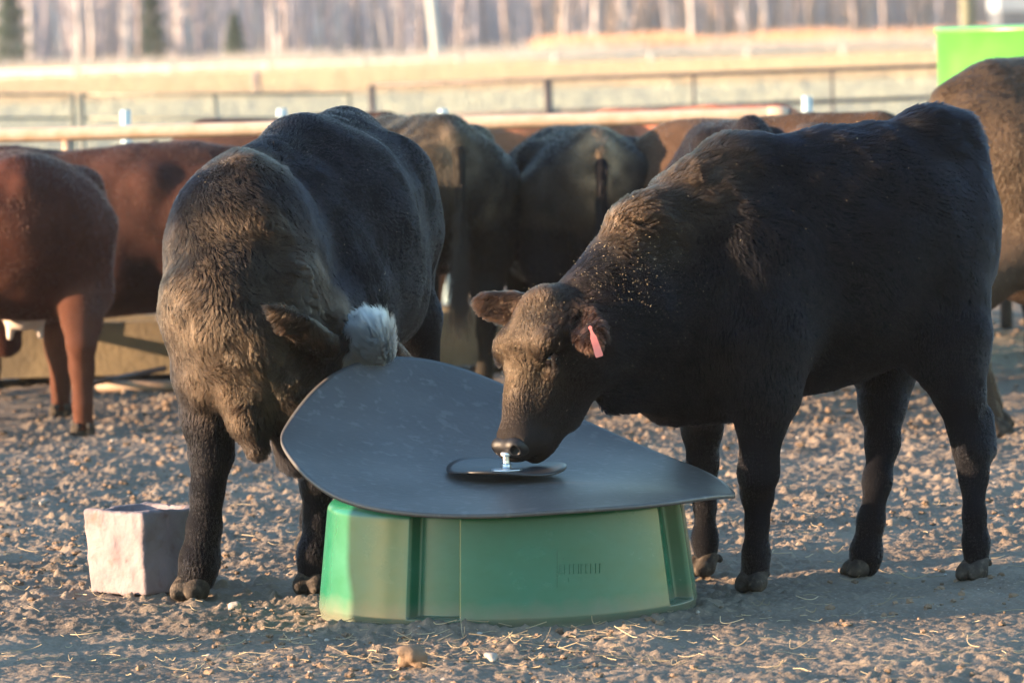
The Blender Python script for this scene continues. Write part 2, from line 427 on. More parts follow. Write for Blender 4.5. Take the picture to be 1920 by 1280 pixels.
def hoof(pos, d, parent, s=1., c=None):
    pos = np.array(pos); d = nrm([d[0], d[1], 0]); l = np.array([-d[1], d[0], 0]); b = Body()
    for k in (-1, 1):
        o = pos + l * k * .019 * s
        b.cone(o + [0, 0, .040 * s], .021 * s, o + d * .035 * s + [0, 0, .012], .026 * s, .008)
        b.cone(o + d * .02 + [0, 0, .012], .027 * s, o + d * .058 * s + l * k * .004 + [0, 0, .004], .012 * s, .01)
        b.cone(o - d * .03 * s + [0, 0, .036 * s], .012 * s, o - d * .038 * s + [0, 0, .03], .009 * s, .008)
    V, Q = b.mesh(.0045 * max(s, 1), 0.001, cutz=-.03)
    return meshobj('hoof', V, Q, M['hoof'], parent)
def eyeball(P, l, parent, s=1.):
    c = P(l * .089, .174, .006); mb = MB(); n = 16; V = []; Fc = []
    r = .0205 * s
    for i in range(9):
        th = math.pi * i / 8
        for k in range(n): V.append(c + r * np.array([math.sin(th) * math.cos(2 * math.pi * k / n), math.sin(th) * math.sin(2 * math.pi * k / n), math.cos(th)]))
    for i in range(8):
        for k in range(n): Fc.append([i * n + k, (i + 1) * n + k, (i + 1) * n + (k + 1) % n, i * n + (k + 1) % n])
    mb.add(V, Fc); return mb.build('eye', M['eye'], parent, True)
# ================================================================== GROUND
def axis_lines(segs):
    o = []
    for a, b, st in segs: o += list(np.arange(a, b, st))
    return np.array(o + [segs[-1][1]])
gx = axis_lines([(-400, -60, 40), (-60, -8, 4), (-8, -3.2, .3), (-3.2, -1.9, .03), (-1.9, 1.9, .008), (1.9, 3.2, .03), (3.2, 8, .3), (8, 60, 4), (60, 400, 40)])
ys = [0, 4, 8, 11, 12.3]
y_ = 12.3
while y_ < 30: y_ += .010 * (y_ / 13) ** 1.1; ys.append(y_)
while y_ < 90: y_ += .1 * (y_ / 30) ** 2.5; ys.append(y_)
while y_ < 1500: y_ *= 1.15; ys.append(y_)
gy = np.array(ys)
TX0 = at(953, 1137, 14.92)[0]
def ground_h(X, Y):
    h = vnoise2(X * 1.1 + 9, Y * .9, 1) * .018
    n1 = vnoise2(X * 7, Y * 5.0, 2); n2 = vnoise2(X * 19 + 3 + n1, Y * 15, 3); n3 = vnoise2(X * 46 + n1, Y * 36, 4); n4 = vnoise2(X * 100, Y * 66, 5); n2 = np.clip((n2 - .12) * 2.2, 0, 1) * (.6 + .5 * n3); n3 = np.clip((n3 - .05) * 1.8, 0, 1) * (.7 + .3 * n4)
    dens = np.clip(.36 + .8 * vnoise2(X * .9 + 4, Y * .7, 6) + np.clip((Y - 15.3) * .24, -.34, .5), .05, .74)
    h = h + n1 * .010 + dens * (np.maximum(n2, 0) * .018 + np.maximum(n3, 0) * .011) + n4 * .0045
    rt_ = np.hypot(X - TX0, Y - 14.92); h = h + .013 * np.exp(-((rt_ - .53) / .035) ** 2) * np.clip(.55 + .9 * vnoise2(X * 6, Y * 6, 9), 0, 1.2)
    fade = np.clip((45 - Y) / 12, 0, 1)
    return (h - .012) * fade
X, Y = np.meshgrid(gx, gy, indexing='ij'); Z = ground_h(X, Y); Z[(np.abs(X) > 6)] *= .3
nxg, nyg = X.shape; idx = np.arange(nxg * nyg).reshape(nxg, nyg)
Q = np.stack([idx[:-1, :-1], idx[1:, :-1], idx[1:, 1:], idx[:-1, 1:]], -1).reshape(-1, 4)
M['dirt'] = noise_mat('pen_dirt', (.130, .103, .080), (.225, .180, .138), 1.7, .92, .6, 130, lo=.3, hi=.7, spec=.2, dist=.006, c3=(.26, .20, .155), s3=85)
tag(meshobj('ground', np.stack([X, Y, Z], -1).reshape(-1, 3), Q, M['dirt']), kind='structure')

# clods, dung crumbs and straw on the pen floor
def ico():
    p = (1 + 5 ** .5) / 2
    V = np.array([(-1, p, 0), (1, p, 0), (-1, -p, 0), (1, -p, 0), (0, -1, p), (0, 1, p), (0, -1, -p), (0, 1, -p), (p, 0, -1), (p, 0, 1), (-p, 0, -1), (-p, 0, 1)], float)
    Fc = [(0, 11, 5), (0, 5, 1), (0, 1, 7), (0, 7, 10), (0, 10, 11), (1, 5, 9), (5, 11, 4), (11, 10, 2), (10, 7, 6), (7, 1, 8), (3, 9, 4), (3, 4, 2), (3, 2, 6), (3, 6, 8), (3, 8, 9), (4, 9, 5), (2, 4, 11), (6, 2, 10), (8, 6, 7), (9, 8, 1)]
    V /= np.linalg.norm(V[0]); V = [tuple(v) for v in V]; mid = {}; F2 = []
    def m(a, b):
        k = (min(a, b), max(a, b))
        if k not in mid:
            q = (np.array(V[a]) + V[b]); V.append(tuple(q / np.linalg.norm(q))); mid[k] = len(V) - 1
        return mid[k]
    for a, b, c in Fc:
        x, y, z = m(a, b), m(b, c), m(c, a); F2 += [(a, x, z), (b, y, x), (c, z, y), (x, y, z)]
    return np.array(V), np.array(F2)
ICV, ICF = ico()
def scatter_clods(name, n, rng, smin, smax, mt, seed, kind='stuff'):
    rs = np.random.RandomState(seed); Vs = []; Fs = []
    y = 12.6 + (rs.rand(n) ** 1.3) * rng; x = (rs.rand(n) * 2 - 1) * (y * .105 + .2); s = smin + (smax - smin) * rs.rand(n) ** 3
    keep = 1.5 * vnoise2(x * 1.7, y * 1.1, 21) + .35 * rs.randn(n) + (y - 15) * .10 > .05
    x, y, s = x[keep], y[keep], s[keep] * (1 + np.clip((y[keep] - 16) * .06, 0, .7)); n = len(x); z = ground_h(x, y)
    V = ICV[None] * (1 + .55 * (rs.rand(n, len(ICV), 1) - .5)) * s[:, None, None] * (1 + .5 * (rs.rand(n, 1, 3) - .5)) * np.array([1, 1, .7])
    V = V + np.stack([x, y, z + s * .25], -1)[:, None]
    Fq = ICF[None] + (np.arange(n) * len(ICV))[:, None, None]
    return tag(meshobj(name, V.reshape(-1, 3), Fq.reshape(-1, 3), mt, smooth=False), 'small clods and dung crumbs strewn over the dirt of the pen' if name == 'dirt_crumbs' else 'pale pebbles strewn over the dirt of the pen', 'dirt' if name == 'dirt_crumbs' else 'pebbles', kind=kind)
M['clod'] = noise_mat('dry_clod', (.12, .09, .068), (.25, .175, .125), 6, .95, .5, 200, spec=.1, dist=.004)
M['pebble'] = noise_mat('pebble', (.22, .20, .185), (.36, .33, .30), 5, .8)
scatter_clods('dirt_crumbs', 13000, 15, .002, .013, M['clod'], 5)
scatter_clods('pebbles', 1500, 9, .002, .007, M['pebble'], 8)
# separate clods that stand out
def clod(px, py, s, label, mt=None, seed=0, name='dirt_clod', cat='clod'):
    rs = np.random.RandomState(seed + 50); p = gnd(px, py); c = p + [0, 0, s * .45]
    b = Body()
    for i in range(9):
        q = c + rs.randn(3) * s * np.array([.6, .45, .28]); b.ell(q, s * (.22 + .4 * rs.rand(3)) * np.array([1.1, 1, .8]), None, .008)
    V, Qq = b.mesh(.004, .014, seed, cutz=None)
    return tag(meshobj(name, V, Qq, mt or M['clod'], loc=p, smooth=False), label, cat)
clod(780, 1240, .030, 'jagged brown clod in front of the green tub', seed=1)
clod(255, 1258, .022, 'brown clod near the bottom left of the dirt', seed=2)
clod(925, 1238, .013, 'pale rounded pebble right of the jagged brown clod', M['pebble'], 3, 'pebble', 'pebble')
clod(78, 948, .026, 'pale flat stone on the dirt left of the mineral block', M['pebble'], 4, 'stone', 'stone')
clod(440, 1142, .014, 'small pale stone in front of the left black bull hoof', M['pebble'], 5, 'stone', 'stone')
# straw
def straw(n, seed):
    rs = np.random.RandomState(seed); y = 12.8 + 7 * rs.rand(n) ** 1.4; x = (rs.rand(n) * 2 - 1) * (y * .1)
    k = rs.rand(n) < .3; x[k] = -.15 + .45 * rs.randn(k.sum()); y[k] = 14.0 + .35 * rs.randn(k.sum())
    L = .02 + .07 * rs.rand(n) ** 2; a = rs.randn(n) * .6; z = ground_h(x, y) + .006; til = rs.randn(n) * .22
    d = np.stack([np.cos(a), np.sin(a), til], -1); K = 4; pts = np.zeros((n, K, 3)); p0 = np.stack([x, y, z], -1); bend = rs.randn(n, 3) * .7
    for i in range(K):
        s_ = i / (K - 1) - .5; pts[:, i] = p0 + (d * s_ + bend * (s_ * s_)) * L[:, None]
    pts[:, :, 2] = np.maximum(pts[:, :, 2], z[:, None] - .002)
    r = np.full((n, K), .00075) * (.5 + .9 * rs.rand(n, 1)); c = np.array([.42, .33, .20]) * (.5 + .7 * rs.rand(n, 1))
    e = empty('x'); e['_o'] = [0, 0, 0]
    o = curves('straw', pts, r, c, e, M['straw']); o.parent = None; bpy.data.objects.remove(e)
    return tag(o, 'thin straw bits scattered over the dirt of the pen', 'straw', kind='stuff')
m, t, b = mat('straw_stalk'); a_ = N(t, 'ShaderNodeAttribute'); a_.attribute_name = 'col'; t.links.new(a_.outputs['Color'], b.inputs['Base Color']); b.inputs['Roughness'].default_value = .6; M['straw'] = m
straw(900, 4)

# dry field beyond the fences, with bands of mown and standing grass
def strip(name, y0, y1, z, mt, xr=None, n=1):
    x0 = -xr if xr else -400; x1 = -x0
    return tag(meshobj(name, [(x0, y0, z), (x1, y0, z), (x1, y1, z), (x0, y1, z)], [[0, 1, 2, 3]], mt), kind='structure')
M['pale_field'] = noise_mat('frosted_grass', (.22, .22, .175), (.30, .285, .23), .6, .9, .5, 8, spec=.1, dist=.08)
M['gold_field'] = noise_mat('golden_grass', (.31, .25, .155), (.40, .33, .22), .35, .9, .5, 6, spec=.1, dist=.1)
M['gravel_road'] = noise_mat('frosty_track', (.34, .36, .40), (.48, .49, .51), .5, .85)
M['leaf_floor'] = noise_mat('leaf_litter', (.34, .29, .27), (.46, .39, .34), .4, .95)
strip('pasture', 44, 118, .004, M['pale_field']); strip('hay_field', 118, 178, .008, M['gold_field'])
strip('gravel_track', 178, 206, .012, M['gravel_road']); strip('forest_floor', 206, 420, .016, M['leaf_floor'])
def grass(name, n, y0, y1, h, c, seed, label, xlim=None, w=.0035):
    rs = np.random.RandomState(seed); y = y0 + (y1 - y0) * rs.rand(n); x = (rs.rand(n) * 2 - 1) * (y * .1 + 1)
    if xlim: x = (xlim[0] + (xlim[1] - xlim[0]) * rs.rand(n)) * y / 200
    hh = h * (.4 + .9 * rs.rand(n)) * (1 + .4 * vnoise2(x * .5, y * .2, seed + 1)); K = 3
    d = rs.randn(n, 3) * .25; d[:, 2] = 1; pts = np.zeros((n, K, 3)); b0 = np.stack([x, y, np.full(n, .0)], -1)
    for i in range(K): pts[:, i] = b0 + d * (hh * i / (K - 1))[:, None]; pts[:, i, :2] += (rs.randn(n, 2) * .1 * hh[:, None]) * (i / 2) ** 2
    r = np.linspace(1, .3, K)[None] * (w * (y / 80))[:, None]
    cc = np.array(c) * (.7 + .6 * rs.rand(n, 1))
    e = empty('x'); e['_o'] = [0, 0, 0]
    o = curves(name, pts, r, cc, e, M['straw']); o.parent = None; bpy.data.objects.remove(e)
    return tag(o, label, 'grass', kind='stuff')
grass('short_grass', 26000, 50, 118, .10, (.42, .43, .32), 31, 'pale frosted short grass growing in the near pasture')
grass('tall_dry_grass', 40000, 118, 178, .30, (.38, .30, .20), 32, 'golden dry grass standing in the far field', w=.006)
grass('verge_grass', 9000, 186, 210, .45, (.34, .31, .27), 33, 'pale dead weeds along the gravel track', w=.006)
grass('orange_weeds', 9000, 205, 214, .5, (.62, .36, .20), 34, 'orange brown dead weeds along the foot of the woods on the right', (1, 18), w=.008)

# ================================================================== WOODS
M['bark'] = noise_mat('pale_aspen_bark', (.31, .29, .29), (.45, .43, .43), 4, .9, .3, 20)
M['dbark'] = noise_mat('grey_bark', (.16, .13, .13), (.30, .26, .25), 4, .9, .3, 20)
M['twig'] = noise_mat('bare_twigs', (.22, .17, .17), (.34, .26, .25), .5, .9)
M['needle'] = noise_mat('spruce_needles', (.05, .085, .055), (.10, .15, .09), 3, .8)
def twig_mesh(mb, base, h, rs, n, spread):
    for i in range(n):
        z = h * (.15 + .8 * rs.rand()); a = rs.rand() * 6.28; l = spread * (1.1 - z / h) * (.4 + .8 * rs.rand())
        p0 = base + np.array([0, 0, z]); p1 = p0 + l * np.array([math.cos(a), math.sin(a), .9]); p2 = p1 + l * .6 * np.array([math.cos(a + .5), math.sin(a + .5), 1.2])
        mb.tube([p0, p1, p2], [.02, .012, .004], 4, False)
        mb.tube([p1, p1 + l * .5 * np.array([math.cos(a - .9), math.sin(a - .9), .8])], [.009, .003], 3, False)
def bare_tree(x, y, h, r, lean, mt, label, seed, group='bare trees at the edge of the woods'):
    rs = np.random.RandomState(seed); rt = root('bare_tree', (x, y, 0), label, 'tree', group)
    mb = MB(); pts = [np.array([x + lean * h * (i / 7) ** 1.2 + .04 * rs.randn() * (i > 0), y, h * i / 7 - .05]) for i in range(8)]
    mb.tube(pts, [r * (1 - .11 * i) for i in range(8)], 8); mb.build('trunk', mt, rt, True)
    mb = MB(); twig_mesh(mb, np.array([x + lean * h * .4, y, 0]), h, rs, 16, h * .16); mb.build('crown', M['twig'], rt)
tpx = [(24, 0), (58, 1), (108, 1), (150, 1), (172, 1), (205, 1), (238, 1), (262, 0), (300, 0), (334, 1), (352, 1), (392, 0), (486, 1), (508, 1), (534, 0), (566, 0), (598, 1), (636, 1), (668, 0), (704, 0), (748, 0), (786, 0), (862, 0), (905, 0), (950, 0), (1010, 0), (1062, 1), (1118, 1), (1174, 1), (1216, 0), (1254, 1), (1300, 1), (1352, 0), (1398, 1), (1438, 1), (1492, 0), (1548, 0), (1602, 0), (1660, 0), (1715, 0), (1762, 0)]
tw = ['nearest the left edge', 'left of the left evergreens']
places = ['pale slim trunk', 'grey slim trunk']
wrd = ['first', 'second', 'third', 'fourth', 'fifth', 'sixth', 'seventh', 'eighth', 'ninth', 'tenth', 'eleventh', 'twelfth', 'thirteenth', 'fourteenth', 'fifteenth', 'sixteenth', 'seventeenth', 'eighteenth', 'nineteenth', 'twentieth', 'twenty-first']
for i, (px, pale) in enumerate(tpx):
    yy = 212 + 9 * random.random(); p = at(px, 60, yy)
    side = (f'{wrd[i]} bare tree from the left, {"pale" if pale else "grey"} slim trunk, before the woods' if i < 21 else
            f'{wrd[i - 21]} bare tree right of the leaning pole, {"pale" if pale else "grey"} slim trunk')
    bare_tree(p[0], yy, 7 + 4 * random.random(), (.11 if pale else .075) + .05 * random.random(), random.uniform(-.05, .05), M['bark' if pale else 'dbark'], side, i)
# the mass of the woods behind
def woods(n, seed):
    rs = np.random.RandomState(seed); y = 218 + 45 * rs.rand(n); x = (rs.rand(n) * 2 - 1) * 55; h = 2.5 + 5 * rs.rand(n); K = 4
    pts = np.zeros((n, K, 3)); l = rs.randn(n, 2) * .10; w_ = rs.randn(n, K, 2) * .10
    for i in range(K):
        s_ = i / (K - 1); pts[:, i, 0] = x + l[:, 0] * h * s_ + w_[:, i, 0] * s_; pts[:, i, 1] = y + l[:, 1] * h * s_; pts[:, i, 2] = h * s_
    r = (.014 + .05 * rs.rand(n) ** 3)[:, None] * np.linspace(1, .35, K)[None]
    c = np.array([.52, .47, .49]) * (.55 + .8 * rs.rand(n, 1)); k = rs.rand(n) < .25; c[k] = np.array([.50, .48, .48]) * (.8 + .4 * rs.rand(k.sum(), 1)); k = (x > 1) & (rs.rand(n) < .55); c[k] = np.array([.56, .42, .32]) * (.7 + .5 * rs.rand(k.sum(), 1))  # stems paled in place of haze, warmed on the right as if sunlit
    e = empty('x'); e['_o'] = [0, 0, 0]
    o = curves('distant_woods', pts, r, c, e, M['straw']); o.parent = None; bpy.data.objects.remove(e)
    return tag(o, 'purple grey mass of bare saplings and brush in the woods', 'woods', kind='stuff')
woods(24000, 9)
def spruce(px, Y, h, wd, label, seed):
    rs = np.random.RandomState(seed); p = at(px, 60, Y); x, y = p[0], Y; rt = root('spruce_tree', (x, y, 0), label, 'tree', 'spruces in front of the woods')
    mb = MB(); mb.tube([(x, y, -.1), (x, y, h * .96)], [.05, .01], 7); mb.build('trunk', M['dbark'], rt, True)
    V = []; n = int(2600 * h / 3); zz = rs.rand(n) ** .8; a = rs.rand(n) * 6.283; rr = wd * (1 - zz) * (.25 + .75 * rs.rand(n)) * (.8 + .3 * np.sin(zz * 40))
    c = np.stack([x + rr * np.cos(a), y + rr * np.sin(a), .08 * h + zz * h * .93 - rr * .25], -1); Fq = []
    for i in range(n):
        d = np.array([math.cos(a[i]), math.sin(a[i]), -.35]) * .14; s_ = np.array([-math.sin(a[i]), math.cos(a[i]), .3 * rs.randn()]) * .05
        b0 = len(V); V += [c[i] - s_, c[i] + d * .6 - [0, 0, .03], c[i] + s_, c[i] + d + [0, 0, .02]]; Fq.append([b0, b0 + 1, b0 + 3, b0 + 2])
    meshobj('crown', V, Fq, M['needle'], rt, False)
spruce(440, 208, 1.95, .62, 'small dark green spruce left of the leaning pole', 1)
spruce(20, 212, 4.2, 1.05, 'tall dark spruce at the left edge of the photo', 2)
spruce(285, 216, 3.6, .8, 'dull green spruce between the left edge spruce and the small one', 3)
# ================================================================== POLES, SHED
M['polewood'] = noise_mat('weathered_pole', (.42, .46, .44), (.58, .61, .58), 5, .8)
M['olivebark'] = noise_mat('olive_post', (.13, .14, .10), (.20, .21, .15), 5, .8)
p = at(822, 100, 195); rt = root('utility_pole', (p[0], 195, 0), 'pale leaning utility pole standing before the woods', 'pole')
mb = MB(); lean = -.085; mb.tube([(p[0], 195, -.2), (p[0] + lean * 9, 195, 9)], [.17, .12], 12); mb.build('pole', M['polewood'], rt, True)
mb = MB(); mb.box((p[0] + lean * 8.4, 194.8, 8.4), 2.2, .1, .12); mb.build('crossarm', M['dbark'], rt)
p = at(1815, 40, 150); rt = root('tree_stub', (p[0], 150, 0), 'thick olive trunk rising behind the green tank', 'tree')
mb = MB(); mb.tube([(p[0], 150, -.2), (p[0], 150, 2.5), (p[0] + .1, 150, 6)], [.21, .19, .12], 12); mb.build('trunk', M['olivebark'], rt, True)
mb = MB(); twig_mesh(mb, np.array([p[0], 150, 2.]), 5, np.random.RandomState(3), 20, 1.4); mb.build('crown', M['twig'], rt)
M['paleblue'] = noise_mat('pale_blue_siding', (.24, .29, .35), (.32, .37, .43), 2, .6)
M['darkpaint'] = noise_mat('dark_skirting', (.06, .075, .10), (.10, .12, .15), 2, .6)
p = at(1905, 20, 170); x = p[0]; rt = root('shed', (x, 170, 0), 'pale blue shed at the far right beyond the green tank', 'shed')
mb = MB(); mb.box((x + 1.2, 172, 2.0), 3.4, 4, 1.5); mb.build('wall', M['paleblue'], rt)
mb = MB(); mb.box((x + 1.2, 172, .62), 3.3, 3.9, 1.26); mb.build('base', M['darkpaint'], rt)
mb = MB(); mb.add([(x - .7, 169.8, 2.752), (x + 3.1, 169.8, 2.752), (x + 3.1, 174.2, 2.752), (x - .7, 174.2, 2.752), (x - .7, 172, 3.6), (x + 3.1, 172, 3.6)], [[0, 1, 5, 4], [2, 3, 4, 5], [0, 4, 3], [1, 2, 5], [3, 2, 1, 0]]); mb.build('roof', M['darkpaint'], rt)

# ================================================================== FENCES
M['darksteel'] = noise_mat('dark_steel_pipe', (.055, .05, .05), (.12, .10, .10), 10, .5, metallic=.3)
M['greysteel'] = noise_mat('grey_green_gate_pipe', (.12, .13, .11), (.20, .21, .18), 10, .5, metallic=.3)
M['pvc'] = noise_mat('pale_blue_plastic', (.34, .46, .52), (.42, .55, .60), 10, .5)
def rail_fence(name, Y, rails, posts, r, mt, label, cat, low=True):
    """rails: [(px0,py0,px1,py1)], posts: [(px, py_top, radius)] run down to the ground"""
    o = at(posts[0][0], posts[0][1], Y); rt = root(name, (o[0], Y, 0), label, cat)
    for a in rails:
        mb = MB(); mb.tube([at(a[0], a[1], Y), at(a[2], a[3], Y)], r, 8); mb.build('rail', mt, rt, True)
    for px, py, rr in posts:
        q = at(px, py, Y); mb = MB(); mb.tube([(q[0], Y + .001, -.1), (q[0], Y + .001, q[2] + .01)], rr, 8); mb.build('post', mt, rt, True)
def lowrails(px0, px1, Y, zs):
    o = []
    for z in zs:
        a = at(px0, 400, Y); b = at(px1, 400, Y); 
        def proj(x, z):
            d = np.array([x, Y, z - CAMH]); q = d @ _f; return 960 + F * (d @ _r) / q, 640 - F * (d @ _u) / q
        o.append((*proj(a[0], z), *proj(b[0], z)))
    return o
rail_fence('pipe_fence', 44, [(697, 161, 1990, 116), (697, 222, 1990, 174)] + lowrails(697, 1990, 44, (.5, .25)),
           [(697, 163, .026), (1027, 152, .034), (1300, 142, .012), (1560, 133, .012), (1800, 124, .03), (1985, 118, .03)], .016, M['darksteel'],
           'long dark steel pipe fence with thin rails behind the feeding cattle', 'fence')
rail_fence('metal_gate', 42, [(152, 178, 655, 176), (152, 222, 655, 222)] + lowrails(152, 655, 42, (.5, .25)),
           [(152, 178, .022), (403, 182, .018), (655, 175, .014)], .010, M['greysteel'], 'grey green metal gate with a centre upright left of the pipe fence', 'gate')
rail_fence('metal_gate', 42, [(-260, 180, 135, 177), (-260, 222, 135, 222)] + lowrails(-260, 135, 42, (.5, .25)),
           [(-255, 180, .02), (135, 177, .018)], .010, M['greysteel'], 'grey green metal gate cut off by the left edge', 'gate')
rail_fence('wire_fence', 160, [(-60, 138, 2000, 78), (-60, 146, 2000, 86)] ,
           [(x_, 136 - (x_ + 60) * .029, .06) for x_ in range(-40, 2000, 180)], .035, M['polewood'], 'far pale rail fence running along the foot of the woods', 'fence')
for i, (px, py, lb) in enumerate([(235, 206, 'behind the left brown cattle'), (528, 204, 'behind the black bull rump'), (830, 204, 'above the dusty black cow rump'), (1180, 204, 'above the red brown cow'), (1513, 180, 'right of the open pipe end')]):
    q = at(px, py, 31); mb = MB(); mb.tube([(q[0], 31, -.05), (q[0], 31, q[2] - .006), (q[0], 31, q[2])], [.027, .027, .02], 12)
    tag(mb.build('plastic_post', M['pvc'], None, True, loc=(q[0], 31, 0)), 'pale blue plastic post ' + lb, 'post', 'plastic posts behind the feed bunk')
p = at(480, 150, 120); mb = MB(); mb.tube([(p[0], 120, -.1), (p[0], 120, p[2] + .2)], [.09, .08], 8)
tag(mb.build('fence_post', M['dbark'], None, True, loc=(p[0], 120, 0)), 'lone brown wooden post in the golden field', 'post')

# green round tank
M['tank'] = None
def plastic(name, c1, c2, rough, scratch=.25, spec=.5, coat=0):
    m = noise_mat(name, c1, c2, 4, rough, .02, 5, spec=spec, dist=.01); return m
M['tank'] = plastic('green_tank_plastic', (.08, .34, .06), (.11, .40, .08), .30)
p = at(1757, 50, 26.5); RT = .80; cx = p[0] + RT; zt = at(1760, 52, 26.5)[2]
rt = root('water_tank', (cx, 26.5, 0), 'shiny bright green round tank behind the right brown cow', 'tank')
mb = MB(); mb.lathe((cx, 26.5, 0), [(RT * .96, .52), (RT, .56), (RT * .985, 1.0), (RT, 1.02), (RT, zt - .03), (RT + .012, zt - .028), (RT + .012, zt - .004), (RT - .005, zt), (RT * .9, zt - .004), (.3, zt - .006)], 96); mb.build('tank_shell', M['tank'], rt, True)
for k in range(6):
    mb = MB(); A_ = k * math.pi / 3 + .2; mb.tube([(cx + .7 * math.cos(A_), 26.5 + .7 * math.sin(A_), -.05), (cx + .7 * math.cos(A_), 26.5 + .7 * math.sin(A_), .54)], .03, 8); mb.build('stand_leg', M['darksteel'], rt, True)

# ================================================================== FEED BUNK
M['rust'] = noise_mat('pale_oiled_pipe', (.60, .40, .26), (.72, .52, .38), 14, .5, .1, 60)
M['oldpipe'] = noise_mat('weathered_pipe', (.26, .18, .13), (.36, .27, .20), 14, .6)
M['bunkwood'] = noise_mat('tan_trough_wall', (.15, .115, .07), (.25, .19, .11), 5, .8, .3, 40)
BY = 25.0
rt = root('feed_bunk', (0, BY, 0), 'long feed bunk with a pale pipe rail above a tan trough, between the cattle', 'feeder')
a = at(-300, 263, BY); b_ = at(1478, 214, BY)
mb = MB(); mb.tube([a, at(0, 255, BY), b_ - [.09, 0, 0]], .031, 20, False); mb.tube([b_ - [.09, 0, 0], b_ - [.088, 0, 0], b_ - [.02, 0, 0], b_], [.031, .033, .033, .024], 20); mb.build('top_rail', M['rust'], rt, True)
mb = MB(); mb.tube([b_ - [.004, 0, 0], b_ + [.012, 0, 0]], .024, 16); mb.build('pipe_end', M['darksteel'], rt, True)
a = at(-300, 690, BY); b2 = at(1500, 650, BY)
for (dy, z0, z1) in ((-.28, .04, .27), (.28, .04, .27)):
    mb = MB(); mb.box(((a[0] + b2[0]) / 2, BY + dy, (z0 + z1) / 2), b2[0] - a[0], .03, z1 - z0); mb.build('trough_side', M['bunkwood'], rt)
mb = MB(); mb.box(((a[0] + b2[0]) / 2, BY, .055), b2[0] - a[0] - .01, .52, .03); mb.build('trough_floor', M['bunkwood'], rt)
for px in (138,):
    q = at(px, 600, BY); x = q[0]
    mb = MB(); pts = [(x, BY - .02, 1.06)]
    for k in range(12): pts.append((x, BY - .02 - .3 * min(1, k / 8), 1.0 - .07 * k))
    c0 = np.array([x, BY - .32, .24])
    for k in range(1, 9):
        A = math.pi / 2 * k / 8; pts.append((x + .16 * (1 - math.cos(A)), BY - .32 - .4 * k / 8, .24 - .22 * math.sin(A)))
    pts.append((x + .55, BY - .85, .022)); mb.tube(pts, .024, 12); mb.build('bent_leg', M['oldpipe'], rt, True)
mb = MB(); mb.tube([at(155, 722, BY - .9), at(310, 690, BY - .4)], .012, 8); mb.build('brace', M['darksteel'], rt, True)
for px in (300, 720, 1080, 1400):
    q = at(px, 600, BY); mb = MB(); mb.tube([(q[0], BY, .02), (q[0], BY, 1.05)], .018, 8); mb.build('upright', M['darksteel'], rt, True)

